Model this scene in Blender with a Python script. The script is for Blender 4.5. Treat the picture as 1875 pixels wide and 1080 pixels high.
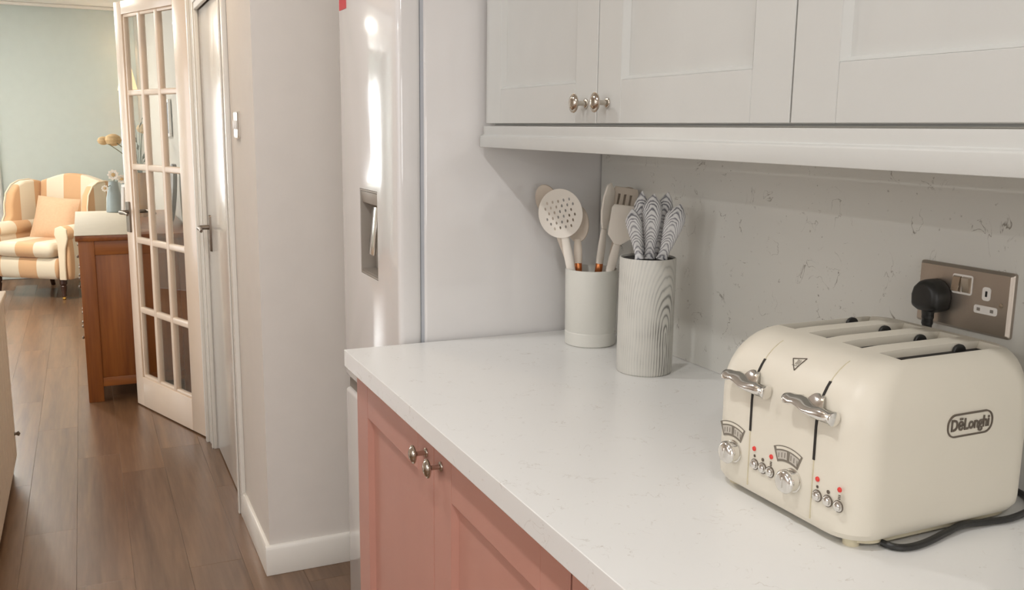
import bpy, bmesh, math, random
from mathutils import Vector, Matrix
random.seed(7)
PI = math.pi
for o in list(bpy.data.objects): bpy.data.objects.remove(o)
SC = bpy.context.scene
COL = SC.collection

# ------------------------------------------------------------------ camera
cam_d = bpy.data.cameras.new('camera'); cam = bpy.data.objects.new('camera', cam_d); COL.objects.link(cam)
cam_d.sensor_fit = 'HORIZONTAL'; cam_d.sensor_width = 36.0
cam_d.lens = 36.0 * 1693.4 / 1875.0
cam_d.clip_start = 0.02
yaw, pit, rol = [math.radians(a) for a in (24.778, 10.179, 0.688)]
fw = Vector((math.sin(yaw)*math.cos(pit), math.cos(yaw)*math.cos(pit), -math.sin(pit)))
rt = Vector((math.cos(yaw), -math.sin(yaw), 0)); up = rt.cross(fw)
r2 = math.cos(rol)*rt + math.sin(rol)*up; u2 = -math.sin(rol)*rt + math.cos(rol)*up
m3 = Matrix((r2, u2, -fw)).transposed()
cam.matrix_world = Matrix.Translation((0, 0, 1.40)) @ m3.to_4x4()
SC.camera = cam

# ------------------------------------------------------------------ world, exposure
SC.view_settings.view_transform = 'Standard'; SC.view_settings.look = 'None'
SC.view_settings.gamma = 1.0; SC.view_settings.use_curve_mapping = False
SC.view_settings.exposure = -0.04
W = bpy.data.worlds.new('daylight'); SC.world = W; W.use_nodes = True
W.node_tree.nodes['Background'].inputs[0].default_value = (0.92, 0.96, 1.0, 1)
W.node_tree.nodes['Background'].inputs[1].default_value = 1.2

# ------------------------------------------------------------------ lights (windows and ceiling lamps)
def area(name, loc, direction, sx, sy, power, color=(1, 1, 1), shape='RECTANGLE', spread=PI):
    d = bpy.data.lights.new(name, 'AREA'); d.shape = shape; d.size = sx; d.size_y = sy
    d.energy = power; d.color = color; d.spread = spread
    o = bpy.data.objects.new(name, d); COL.objects.link(o); o.location = loc
    o.rotation_euler = Vector(direction).to_track_quat('-Z', 'Y').to_euler()
    return o
DAY = (0.93, 0.97, 1.0); WARM = (1.0, 0.80, 0.58); NEUT = (1.0, 0.992, 0.98)
area('kitchen_window_light', (-2.30, 0.75, 1.62), (1, 0.05, 0.0), 1.7, 1.1, 4, DAY)
area('rear_window_light', (-0.4, -2.6, 1.6), (0.1, 1, -0.05), 1.6, 1.1, 20, (1.0, 0.99, 0.98))
for (lx, ly, p) in ((-0.15, -0.7, 9.5), (-0.15, 0.7, 9.5), (-0.15, 2.1, 8), (-2.1, -0.4, 14), (-2.1, 1.3, 14)):
    area('ceiling_lamp', (lx, ly, 2.425 if lx > -1 else 2.20), (0, 0, -1), 0.09, 0.09, p, NEUT, 'DISK')
area('hall_lamp', (0.02, 3.45, 2.425), (0, 0, -1), 0.12, 0.12, 5.5, WARM, 'DISK')
area('living_window_light', (-2.40, 5.7, 1.25), (1, 0, -0.05), 1.6, 2.0, 42, DAY)
area('far_window_light', (-1.425, 9.52, 1.43), (0, -1, 0), 1.0, 1.2, 120, DAY)
area('living_lamp', (-0.9, 7.3, 2.40), (0, 0, -1), 0.25, 0.25, 50, (1.0, 0.93, 0.82), 'DISK')

# ------------------------------------------------------------------ materials
def lin(c):
    if isinstance(c, str):
        c = c.lstrip('#'); c = [int(c[i:i+2], 16)/255 for i in (0, 2, 4)]
    return tuple((v/12.92 if v <= 0.04045 else ((v+0.055)/1.055)**2.4) for v in c) + (1.0,)
MATS = {}
def new_mat(name):
    m = bpy.data.materials.new(name); m.use_nodes = True; MATS[name] = m
    return m, m.node_tree.nodes, m.node_tree.links, m.node_tree.nodes['Principled BSDF']
def plain(name, col, rough=0.5, metal=0.0, var=0.03, scale=14.0, bump=0.0, bscale=200.0, coat=0.0, spec=0.5, trans=0.0, emit=None, es=0.0, aniso=None):
    m, N, L, b = new_mat(name)
    c = lin(col)
    tc = N.new('ShaderNodeTexCoord')
    nz = N.new('ShaderNodeTexNoise'); nz.inputs['Scale'].default_value = scale; nz.inputs['Detail'].default_value = 4
    L.new(tc.outputs['Object'], nz.inputs['Vector'])
    rp = N.new('ShaderNodeValToRGB')
    rp.color_ramp.elements[0].position = 0.3; rp.color_ramp.elements[1].position = 0.7
    rp.color_ramp.elements[0].color = tuple(max(0, v*(1-var)) for v in c[:3]) + (1,)
    rp.color_ramp.elements[1].color = tuple(min(1, v*(1+var)) for v in c[:3]) + (1,)
    L.new(nz.outputs['Fac'], rp.inputs['Fac']); L.new(rp.outputs['Color'], b.inputs['Base Color'])
    b.inputs['Roughness'].default_value = rough; b.inputs['Metallic'].default_value = metal
    b.inputs['Coat Weight'].default_value = coat; b.inputs['Specular IOR Level'].default_value = spec
    b.inputs['Transmission Weight'].default_value = trans
    if emit: b.inputs['Emission Color'].default_value = lin(emit); b.inputs['Emission Strength'].default_value = es
    if bump:
        n2 = N.new('ShaderNodeTexNoise'); n2.inputs['Scale'].default_value = bscale; n2.inputs['Detail'].default_value = 3
        if aniso:
            mp = N.new('ShaderNodeMapping'); mp.inputs['Scale'].default_value = aniso
            L.new(tc.outputs['Object'], mp.inputs['Vector']); L.new(mp.outputs['Vector'], n2.inputs['Vector'])
        else: L.new(tc.outputs['Object'], n2.inputs['Vector'])
        bp = N.new('ShaderNodeBump'); bp.inputs['Strength'].default_value = bump; bp.inputs['Distance'].default_value = 0.002
        L.new(n2.outputs['Fac'], bp.inputs['Height']); L.new(bp.outputs['Normal'], b.inputs['Normal'])
    return m
def wood(name, c1, c2, axis, rough=0.4, ring=3.0, per_object=0.0, stretch=0.06, coat=0.0):
    """long-grain wood; axis = grain direction"""
    m, N, L, b = new_mat(name)
    tc = N.new('ShaderNodeTexCoord'); mp = N.new('ShaderNodeMapping')
    s = [1, 1, 1]; s['xyz'.index(axis)] = stretch; mp.inputs['Scale'].default_value = s
    oi = N.new('ShaderNodeObjectInfo')
    vm = N.new('ShaderNodeVectorMath'); vm.operation = 'SCALE'; vm.inputs[0].default_value = (31, 17, 23)
    L.new(oi.outputs['Random'], vm.inputs['Scale'])
    va = N.new('ShaderNodeVectorMath'); va.operation = 'ADD'
    L.new(tc.outputs['Object'], va.inputs[0]); L.new(vm.outputs[0], va.inputs[1]); L.new(va.outputs[0], mp.inputs['Vector'])
    n1 = N.new('ShaderNodeTexNoise'); n1.inputs['Scale'].default_value = ring*6; n1.inputs['Detail'].default_value = 6; n1.inputs['Distortion'].default_value = 0.6
    n2 = N.new('ShaderNodeTexNoise'); n2.inputs['Scale'].default_value = 90; n2.inputs['Detail'].default_value = 3
    L.new(mp.outputs['Vector'], n1.inputs['Vector']); L.new(mp.outputs['Vector'], n2.inputs['Vector'])
    ad = N.new('ShaderNodeMath'); ad.operation = 'MULTIPLY_ADD'; ad.inputs[1].default_value = 0.35
    L.new(n2.outputs['Fac'], ad.inputs[0]); L.new(n1.outputs['Fac'], ad.inputs[2])
    a2 = N.new('ShaderNodeMath'); a2.operation = 'MULTIPLY_ADD'; a2.inputs[1].default_value = per_object; 
    L.new(oi.outputs['Random'], a2.inputs[0]); L.new(ad.outputs[0], a2.inputs[2])
    rp = N.new('ShaderNodeValToRGB'); rp.color_ramp.elements[0].position = 0.42; rp.color_ramp.elements[1].position = 0.92 + per_object
    rp.color_ramp.elements[0].color = lin(c1); rp.color_ramp.elements[1].color = lin(c2)
    L.new(a2.outputs[0], rp.inputs['Fac']); L.new(rp.outputs['Color'], b.inputs['Base Color'])
    b.inputs['Roughness'].default_value = rough; b.inputs['Coat Weight'].default_value = coat; b.inputs['Coat Roughness'].default_value = 0.30
    bp = N.new('ShaderNodeBump'); bp.inputs['Strength'].default_value = 0.12; bp.inputs['Distance'].default_value = 0.001
    L.new(n2.outputs['Fac'], bp.inputs['Height']); L.new(bp.outputs['Normal'], b.inputs['Normal'])
    return m
def stone(name, base, vein, rough, amount=1.0):
    m, N, L, b = new_mat(name)
    tc = N.new('ShaderNodeTexCoord')
    def noise(scale, detail=4, dist=0.0, off=(0, 0, 0)):
        mp = N.new('ShaderNodeMapping'); mp.inputs['Location'].default_value = off
        n = N.new('ShaderNodeTexNoise'); n.inputs['Scale'].default_value = scale; n.inputs['Detail'].default_value = detail; n.inputs['Distortion'].default_value = dist
        L.new(tc.outputs['Object'], mp.inputs['Vector']); L.new(mp.outputs['Vector'], n.inputs['Vector']); return n.outputs['Fac']
    def ramp(sock, p0, p1, v0=0.0, v1=1.0):
        r = N.new('ShaderNodeMapRange'); r.inputs['From Min'].default_value = p0; r.inputs['From Max'].default_value = p1
        r.inputs['To Min'].default_value = v0; r.inputs['To Max'].default_value = v1; L.new(sock, r.inputs['Value']); return r.outputs[0]
    def math_(op, a, bb):
        n = N.new('ShaderNodeMath'); n.operation = op
        for i, v in enumerate((a, bb)):
            if isinstance(v, (int, float)): n.inputs[i].default_value = v
            else: L.new(v, n.inputs[i])
        return n.outputs[0]
    ridge = math_('ABSOLUTE', math_('SUBTRACT', noise(19, 5, 1.0), 0.5), 0)
    line = ramp(ridge, 0.0, 0.010, 1.0, 0.0)
    gate = ramp(noise(24, 3, 0, (4, 2, 7)), 0.54, 0.66)
    veins = math_('MULTIPLY', line, gate)
    specks = ramp(noise(110, 2, 0, (1, 9, 3)), 0.68, 0.76)
    sgate = ramp(noise(16, 2, 0, (8, 3, 1)), 0.45, 0.6)
    mark = math_('MINIMUM', math_('ADD', veins, math_('MULTIPLY', specks, sgate)), 1.0)
    mark = math_('MULTIPLY', mark, amount)
    cloud = N.new('ShaderNodeMix'); cloud.data_type = 'RGBA'
    c = lin(base); cloud.inputs['A'].default_value = tuple(v*0.965 for v in c[:3]) + (1,); cloud.inputs['B'].default_value = c
    L.new(noise(5, 4, 0.3), cloud.inputs['Factor'])
    mx = N.new('ShaderNodeMix'); mx.data_type = 'RGBA'; mx.inputs['B'].default_value = lin(vein)
    L.new(cloud.outputs['Result'], mx.inputs['A']); L.new(mark, mx.inputs['Factor'])
    L.new(mx.outputs['Result'], b.inputs['Base Color']); b.inputs['Roughness'].default_value = rough
    return m
def grain_marble(name, cyl):
    """pale grey printed wood-grain arches: on the block they wrap the cylinder, on the handles they repeat"""
    m, N, L, b = new_mat(name)
    tc = N.new('ShaderNodeTexCoord'); sp = N.new('ShaderNodeSeparateXYZ'); L.new(tc.outputs['Object'], sp.inputs[0])
    def M(op, a, bb=0.0):
        n = N.new('ShaderNodeMath'); n.operation = op
        for i, v in enumerate((a, bb)):
            if isinstance(v, (int, float)): n.inputs[i].default_value = v
            else: L.new(v, n.inputs[i])
        return n.outputs[0]
    nz = N.new('ShaderNodeTexNoise'); nz.inputs['Detail'].default_value = 3
    oi = N.new('ShaderNodeObjectInfo')
    mp = N.new('ShaderNodeMapping'); L.new(tc.outputs['Object'], mp.inputs['Vector']); L.new(mp.outputs[0], nz.inputs['Vector'])
    if cyl:
        mp.inputs['Scale'].default_value = (1, 1, 0.35); nz.inputs['Scale'].default_value = 26
        ang = M('ARCTAN2', sp.outputs['Y'], sp.outputs['X'])
        u = M('MULTIPLY', M('SUBTRACT', ang, -1.36), 0.056)
        w = M('MAXIMUM', M('SUBTRACT', sp.outputs['Z'], 0.085), 0.0)
        d = M('SQRT', M('ADD', M('POWER', M('DIVIDE', u, 0.0075), 2.0), M('POWER', M('DIVIDE', w, 0.026), 2.0)))
        d = M('ADD', d, M('MULTIPLY', nz.outputs['Fac'], 1.6))
        wave = M('SINE', M('MULTIPLY', d, 8.5))
        far = N.new('ShaderNodeMapRange'); far.inputs['From Min'].default_value = 2.8; far.inputs['From Max'].default_value = 6.5; far.inputs['To Min'].default_value = 1.0; far.inputs['To Max'].default_value = 0.62; L.new(d, far.inputs['Value'])
        wave = M('SUBTRACT', M('MULTIPLY', M('ADD', wave, 1.0), far.outputs[0]), 1.0)
    else:
        nz.inputs['Scale'].default_value = 40
        r = M('ADD', M('POWER', M('DIVIDE', sp.outputs['X'], 0.0075), 2.0), M('MULTIPLY', sp.outputs['Z'], 170.0))
        d = M('ADD', M('ADD', r, M('MULTIPLY', nz.outputs['Fac'], 5.0)), M('MULTIPLY', oi.outputs['Random'], 20.0))
        wave = M('SINE', M('MULTIPLY', d, 4.2))
    n2 = N.new('ShaderNodeTexNoise'); n2.inputs['Scale'].default_value = 22; L.new(tc.outputs['Object'], n2.inputs['Vector'])
    wave = M('ADD', wave, M('MULTIPLY', M('SUBTRACT', n2.outputs['Fac'], 0.5), 1.6))
    rp = N.new('ShaderNodeValToRGB'); e = rp.color_ramp.elements
    if cyl:
        e[0].position = 0.0; e[0].color = lin('#cfccc4'); e[1].position = 1.0; e[1].color = lin('#6f6d68')
        x = e.new(0.55); x.color = lin('#c6c4bd'); x = e.new(0.85); x.color = lin('#98968f')
    else:
        e[0].position = 0.0; e[0].color = lin('#e4e3e2'); e[1].position = 1.0; e[1].color = lin('#5f5f65')
        x = e.new(0.6); x.color = lin('#cdcccc'); x = e.new(0.85); x.color = lin('#96959a')
    mr = N.new('ShaderNodeMapRange'); mr.inputs['From Min'].default_value = -1.0; mr.inputs['From Max'].default_value = 1.1
    L.new(wave, mr.inputs['Value']); L.new(mr.outputs[0], rp.inputs['Fac']); L.new(rp.outputs['Color'], b.inputs['Base Color'])
    b.inputs['Roughness'].default_value = 0.45
    return m
def stripes(name, c1, c2, period, axis='X', phase=0.0, duty=0.5):
    m, N, L, b = new_mat(name)
    tc = N.new('ShaderNodeTexCoord'); sp = N.new('ShaderNodeSeparateXYZ'); L.new(tc.outputs['Object'], sp.inputs[0])
    a = N.new('ShaderNodeMath'); a.operation = 'MULTIPLY_ADD'; a.inputs[1].default_value = 1/period; a.inputs[2].default_value = phase + 50
    L.new(sp.outputs[axis], a.inputs[0])
    f = N.new('ShaderNodeMath'); f.operation = 'FRACT'; L.new(a.outputs[0], f.inputs[0])
    rp = N.new('ShaderNodeValToRGB'); rp.color_ramp.interpolation = 'CONSTANT'
    rp.color_ramp.elements[0].color = lin(c1); rp.color_ramp.elements[1].color = lin(c2); rp.color_ramp.elements[1].position = duty
    L.new(f.outputs[0], rp.inputs['Fac']); L.new(rp.outputs['Color'], b.inputs['Base Color'])
    b.inputs['Roughness'].default_value = 0.9; b.inputs['Sheen Weight'].default_value = 0.2
    nz = N.new('ShaderNodeTexNoise'); nz.inputs['Scale'].default_value = 350; L.new(tc.outputs['Object'], nz.inputs['Vector'])
    bp = N.new('ShaderNodeBump'); bp.inputs['Strength'].default_value = 0.2; bp.inputs['Distance'].default_value = 0.002
    L.new(nz.outputs['Fac'], bp.inputs['Height']); L.new(bp.outputs['Normal'], b.inputs['Normal'])
    return m
def glass(name, tint=(1, 1, 1), refl=0.08):
    m, N, L, b = new_mat(name); N.remove(b)
    t = N.new('ShaderNodeBsdfTransparent'); t.inputs[0].default_value = tint + (1,)
    g = N.new('ShaderNodeBsdfGlossy'); g.inputs['Roughness'].default_value = 0.02
    lw_ = N.new('ShaderNodeLayerWeight'); lw_.inputs[0].default_value = 0.5
    pw_ = N.new('ShaderNodeMath'); pw_.operation = 'POWER'; pw_.inputs[1].default_value = 5.0; L.new(lw_.outputs['Facing'], pw_.inputs[0])
    fr = N.new('ShaderNodeMath'); fr.operation = 'MULTIPLY_ADD'; fr.inputs[1].default_value = 0.9; fr.inputs[2].default_value = 0.05; L.new(pw_.outputs[0], fr.inputs[0])
    mx = N.new('ShaderNodeMixShader'); L.new(fr.outputs[0], mx.inputs[0]); L.new(t.outputs[0], mx.inputs[1]); L.new(g.outputs[0], mx.inputs[2])
    L.new(mx.outputs[0], N['Material Output'].inputs[0]); return m

plain('white_wall', '#e9e3dc', 0.75, var=0.012, bump=0.05, bscale=120)
plain('ceiling_paint', '#efece6', 0.85, var=0.01, bump=0.03)
plain('greige_wall', '#bdb7ab', 0.8, var=0.012, bump=0.04)
plain('sage_wall', '#c9d2cd', 0.8, var=0.012, bump=0.04)
plain('white_gloss', '#ece7de', 0.22, var=0.012, coat=0.3)
plain('door_paint', '#ead5bf', 0.32, var=0.015, coat=0.15)
plain('trim_paint', '#eeeae2', 0.32, var=0.012)
plain('cabinet_cream', '#c9c9c5', 0.42, var=0.012, bump=0.02, bscale=300)
plain('pink_paint', '#c18d7e', 0.42, var=0.02, bump=0.03, bscale=260)
plain('pink_carcass', '#9a6d5f', 0.5, var=0.02)
plain('fridge_gloss', '#e5e2e0', 0.08, var=0.006, coat=0.5)
plain('gasket', '#b9bcc2', 0.6, var=0.02)
plain('grey_plastic', '#a49c92', 0.4, var=0.03)
plain('grey_recess', '#8a8279', 0.5, var=0.04)
plain('red_print', '#d2414a', 0.5, var=0.02)
plain('nickel', '#c9c2b8', 0.17, metal=1.0, var=0.03)
plain('chrome', '#e6e4e0', 0.16, metal=1.0, var=0.02)
plain('brushed_steel', '#b1a79c', 0.34, metal=0.9, var=0.03, bump=0.12, bscale=60, aniso=(1, 14, 1))
plain('bevel_steel', '#b4a899', 0.25, metal=0.95, var=0.02)
plain('dark_bronze', '#857a6f', 0.32, metal=0.9, var=0.04)
plain('white_plastic', '#efeae4', 0.35, var=0.01)
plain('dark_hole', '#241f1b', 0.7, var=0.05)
plain('black_rubber', '#232220', 0.42, var=0.05)
plain('toaster_cream', '#dcd5c6', 0.42, var=0.008)
plain('toaster_inner', '#cfc5aa', 0.45, var=0.02)
plain('print_brown', '#5e5347', 0.5, var=0.03)
plain('dial_window', '#787064', 0.35, var=0.04)
plain('dial_scale', '#bab3a8', 0.4, var=0.02)
plain('red_led', '#c43a34', 0.25, var=0.02, emit='#ff2a20', es=0.15)
plain('pot_cream', '#d6d4cc', 0.4, var=0.012, coat=0.1)
plain('utensil_cream', '#ebe3d8', 0.5, var=0.015)
plain('utensil_taupe', '#d3c6b7', 0.55, var=0.02)
plain('copper', '#c77c4c', 0.28, metal=0.85, var=0.06)
plain('handle_white', '#e7e3dc', 0.4, var=0.01)
plain('bristle', '#33302d', 0.85, var=0.3, scale=400, bump=0.6, bscale=900)
plain('cream_ribbed', '#e0cdb6', 0.5, var=0.03)
plain('cushion_fabric', '#d8b391', 0.9, var=0.04, scale=60, bump=0.2, bscale=500)
plain('piping_cream', '#ead9bd', 0.8, var=0.02)
plain('dark_leg', '#3d2418', 0.35, var=0.1)
plain('brass', '#b58d4a', 0.25, metal=1.0, var=0.04)
plain('pale_sheet_mat', '#cfc7b6', 0.85, var=0.02, bump=0.1, bscale=500)
plain('vase_teal', '#9aa5a4', 0.35, var=0.05)
plain('petal_white', '#efe6da', 0.7, var=0.03)
plain('petal_tan', '#d3b485', 0.85, var=0.12, scale=60, bump=0.5, bscale=250)
plain('stem_green', '#6b6a4c', 0.7, var=0.1)
plain('leaf_dark', '#4e5240', 0.6, var=0.15)
plain('amber_glass', '#b27a2c', 0.1, var=0.05, trans=0.35)
plain('lamp_shade', '#f3dcb6', 0.8, var=0.02, emit='#ffd9a0', es=0.9)
plain('frame_white', '#ece8e2', 0.4, var=0.01)
plain('frame_dark', '#4b4038', 0.4, var=0.05)
plain('navy_print', '#2e3b5c', 0.5, var=0.25, scale=18)
plain('mirror_silver', '#c9cbcb', 0.04, metal=1.0, var=0.01)
plain('curtain_cloth', '#f3f1ee', 0.85, var=0.01)
_m = MATS['curtain_cloth']; _b = _m.node_tree.nodes['Principled BSDF']; _t = _m.node_tree.nodes.new('ShaderNodeBsdfTranslucent'); _t.inputs[0].default_value = (0.9, 0.9, 0.9, 1)
_x = _m.node_tree.nodes.new('ShaderNodeMixShader'); _x.inputs[0].default_value = 0.5
_m.node_tree.links.new(_b.outputs[0], _x.inputs[1]); _m.node_tree.links.new(_t.outputs[0], _x.inputs[2]); _m.node_tree.links.new(_x.outputs[0], _m.node_tree.nodes['Material Output'].inputs[0])
plain('blind_slat', '#f0ede8', 0.5, var=0.01)
wood('oak_floor', '#563c27', '#866549', 'y', 0.27, 2.4, 0.10, coat=0.5)
wood('oak_floor_base', '#5a3c26', '#9c7656', 'y', 0.4, 2.4)
wood('oak_case', '#6f3811', '#a4642c', 'z', 0.4, 2.0)
wood('oak_case_x', '#6f3811', '#a4642c', 'x', 0.4, 2.0)
wood('oak_case_y', '#6f3811', '#a4642c', 'y', 0.3, 2.0)
stone('quartz_top', '#ebeae7', '#b4aa9d', 0.28, 0.55)
stone('quartz_splash_shaded', '#d8d6cf', '#827b70', 0.32, 1.0)  # same stone as the worktop, with shade painted in as a darker base
grain_marble('grain_block', True)
grain_marble('grain_handle', False)
stripes('chair_stripe', '#d2a87e', '#e2d5bd', 0.33, 'X', 0.20)
stripes('chair_stripe_wing', '#d2a87e', '#e2d5bd', 0.34, 'Y', 0.42)
stripes('chair_stripe_arm', '#d2a87e', '#e2d5bd', 0.36, 'Y', 0.25)
glass('pane_glass')

# ------------------------------------------------------------------ mesh helpers
class MB:
    def __init__(s): s.v = []; s.f = []
    def add(s, vs, fs):
        k = len(s.v); s.v += [tuple(p) for p in vs]; s.f += [tuple(i + k for i in f) for f in fs]; return s
    def box(s, x0, x1, y0, y1, z0, z1):
        v = [(x0,y0,z0),(x1,y0,z0),(x1,y1,z0),(x0,y1,z0),(x0,y0,z1),(x1,y0,z1),(x1,y1,z1),(x0,y1,z1)]
        return s.add(v, [(0,3,2,1),(4,5,6,7),(0,1,5,4),(1,2,6,5),(2,3,7,6),(3,0,4,7)])
    def loft(s, rings, cap=True, closed=False):
        n = len(rings[0]); v = [p for r in rings for p in r]; f = []
        m = len(rings)
        for i in range(m if closed else m-1):
            a = i*n; b2 = ((i+1) % m)*n
            for j in range(n):
                k = (j+1) % n; f.append((a+j, a+k, b2+k, b2+j))
        if cap and not closed:
            f.append(tuple(range(n-1, -1, -1))); f.append(tuple(range((m-1)*n, m*n)))
        return s.add(v, f)
    def lathe(s, prof, c=(0,0,0), axis='z', seg=32):
        rings = []
        for r, h in prof:
            ring = []
            for i in range(seg):
                a = 2*PI*i/seg; x, y = r*math.cos(a), r*math.sin(a)
                p = {'z': (x, y, h), 'x': (h, x, y), '-x': (-h, -x, y), 'y': (y, h, x)}[axis]
                ring.append((c[0]+p[0], c[1]+p[1], c[2]+p[2]))
            rings.append(ring)
        return s.loft(rings)
    def tube(s, pts, r, seg=10):
        pts = [Vector(p) for p in pts]; n = len(pts)
        rr = r if isinstance(r, (list, tuple)) else [r]*n
        t0 = (pts[1]-pts[0]).normalized()
        nrm = t0.orthogonal().normalized(); rings = []
        for i in range(n):
            t = (pts[min(i+1, n-1)]-pts[max(i-1, 0)]).normalized()
            nrm = (nrm - t*nrm.dot(t)).normalized(); bn = t.cross(nrm)
            rings.append([tuple(pts[i] + rr[i]*(math.cos(2*PI*j/seg)*nrm + math.sin(2*PI*j/seg)*bn)) for j in range(seg)])
        return s.loft(rings)
    def prism(s, poly, origin, ux, uy, depth):
        """extrude 2-D polygon placed at origin with axes ux,uy by depth along ux x uy"""
        o, ux, uy = Vector(origin), Vector(ux), Vector(uy); nn = ux.cross(uy).normalized()*depth
        a = [tuple(o+ux*p[0]+uy*p[1]) for p in poly]; b2 = [tuple(Vector(p)+nn) for p in a]
        return s.loft([a, b2])
    def mesh(s, name, bevel=0.0, seg=2, smooth=True, angle=35):
        me = bpy.data.meshes.new(name); me.from_pydata(s.v, [], s.f)
        bm = bmesh.new(); bm.from_mesh(me)
        bmesh.ops.recalc_face_normals(bm, faces=bm.faces)
        if bevel:
            ed = [e for e in bm.edges if len(e.link_faces) == 2 and e.calc_face_angle(0) > math.radians(30)]
            bmesh.ops.bevel(bm, geom=ed, offset=bevel, segments=seg, affect='EDGES', profile=0.5, clamp_overlap=True)
        bm.to_mesh(me); bm.free()
        if smooth:
            for p in me.polygons: p.use_smooth = True
            me.set_sharp_from_angle(angle=math.radians(angle))
        return me
    def build(s, name, mat, parent=None, loc=None, **k):
        me = s.mesh(name, **k); me.materials.append(MATS[mat])
        return link(name, me, parent, loc)
def link(name, me, parent=None, loc=None):
    o = bpy.data.objects.new(name, me); COL.objects.link(o)
    if loc is not None: o.location = loc
    if parent is not None: o.parent = parent
    return o
def empty(name, loc=(0,0,0), rz=0.0):
    o = bpy.data.objects.new(name, None); COL.objects.link(o); o.location = loc; o.rotation_euler = (0, 0, rz); o.empty_display_size = 0.05
    return o
def tag(o, label=None, cat=None, group=None, kind=None):
    if label: o['label'] = label
    if cat: o['category'] = cat
    if group: o['group'] = group
    if kind: o['kind'] = kind
    return o
def carve(me, cutters):
    """real boolean holes, evaluated once"""
    o = bpy.data.objects.new('carve_tmp', me); COL.objects.link(o); tmp = []
    for c in cutters:
        co = bpy.data.objects.new('carve_cut', c); COL.objects.link(co); tmp.append(co)
        md = o.modifiers.new('b', 'BOOLEAN'); md.operation = 'DIFFERENCE'; md.solver = 'EXACT'; md.object = co
    dg = bpy.context.evaluated_depsgraph_get(); dg.update()
    out = bpy.data.meshes.new_from_object(o.evaluated_get(dg))
    for x in tmp + [o]: bpy.data.objects.remove(x)
    return out
def text_mesh(body, size, bold=0.0, shear=0.0):
    cu = bpy.data.curves.new('txt', 'FONT'); cu.body = body; cu.size = size; cu.align_x = 'CENTER'; cu.align_y = 'CENTER'
    cu.offset = bold; cu.extrude = 0.0003; cu.resolution_u = 3; cu.shear = shear
    o = bpy.data.objects.new('txt', cu); COL.objects.link(o)
    dg = bpy.context.evaluated_depsgraph_get(); dg.update()
    me = bpy.data.meshes.new_from_object(o.evaluated_get(dg)); bpy.data.objects.remove(o); return me
def rrect(x0, x1, y0, y1, r, n=6):
    pts = []
    for cx, cy, a0 in ((x1-r, y1-r, 0), (x0+r, y1-r, PI/2), (x0+r, y0+r, PI), (x1-r, y0+r, 1.5*PI)):
        for i in range(n+1):
            a = a0 + PI/2*i/n; pts.append((cx+r*math.cos(a), cy+r*math.sin(a)))
    return pts

# ------------------------------------------------------------------ the setting
def struct(name, label, mat, *boxes, bevel=0.0):
    b = MB()
    for x in boxes: b.box(*x)
    return tag(b.build(name, mat, bevel=bevel), label, kind='structure')
CEIL = 2.44
fl = struct('floor', 'brown oak-effect plank floor running down the hall', 'oak_floor_base', (-2.42, 1.4, -2.72, 9.62, -0.05, -0.004))
pw, pl = 0.165, 1.22
pm = MB().box(-pw/2+0.0002, pw/2-0.0002, -pl/2+0.0002, pl/2-0.0002, -0.0039, 0.0).mesh('plank', bevel=0.0006, seg=1)
pm.materials.append(MATS['oak_floor'])
short = None
for i in range(14):
    x = -1.42 + pw*(i+0.5)
    off = random.choice((0.1, 0.35, 0.52, 0.78, 0.9))*pl
    j = 0
    y = 1.6 - off
    while y + pl < 9.45:
        o = link('plank', pm, fl, (x, y + pl/2, 0)); y += pl
struct('ceiling', 'white painted ceiling', 'ceiling_paint', (-2.42, 1.4, -2.72, 9.62, CEIL, CEIL+0.06))
XW = 1.148
struct('wall_right', 'painted wall behind the kitchen units', 'white_wall', (XW, XW+0.1, -2.62, 1.955, 0, CEIL), (1.30, 1.40, 1.955, 2.80, 0, CEIL))
PX = 0.46
struct('wall_pillar', 'white plastered wall end beside the fridge', 'white_wall', (PX, 1.40, 2.80, 3.33, 0, CEIL))
struct('wall_hall', 'white wall around the cupboard door', 'white_wall', (PX, 0.60, 3.33, 4.07, 1.90, CEIL), (PX, 1.40, 4.07, 4.24, 0, CEIL))
struct('wall_cupboard', 'back of the cupboard behind the flush door', 'white_wall', (1.0, 1.05, 3.33, 4.07, 0, CEIL))
struct('wall_middle', 'wall between kitchen and living room', 'white_wall', (-2.32, -0.50, 4.14, 4.24, 0, CEIL), (-0.50, PX, 4.14, 4.24, 2.04, CEIL))
struct('wall_left', 'kitchen wall with a window', 'white_wall', (-2.42, -2.32, -2.62, -0.15, 0, CEIL), (-2.42, -2.32, 1.65, 4.24, 0, CEIL), (-2.42, -2.32, -0.15, 1.65, 0, 1.02), (-2.42, -2.32, -0.15, 1.65, 2.2, CEIL))
struct('wall_rear', 'rear kitchen wall with a window', 'white_wall', (-2.42, -1.25, -2.72, -2.62, 0, CEIL), (0.45, 1.25, -2.72, -2.62, 0, CEIL), (-1.25, 0.45, -2.72, -2.62, 0, 1.0), (-1.25, 0.45, -2.72, -2.62, 2.2, CEIL))
struct('wall_living_right', 'greige living room wall behind the sideboard', 'greige_wall', (0.50, 0.60, 4.24, 9.52, 0, CEIL))
struct('wall_living_left', 'living room wall with patio window', 'sage_wall', (-2.52, -2.42, 4.24, 4.85, 0, CEIL), (-2.52, -2.42, 6.55, 9.52, 0, CEIL), (-2.52, -2.42, 4.85, 6.55, 0, 0.15), (-2.52, -2.42, 4.85, 6.55, 2.3, CEIL))
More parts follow.
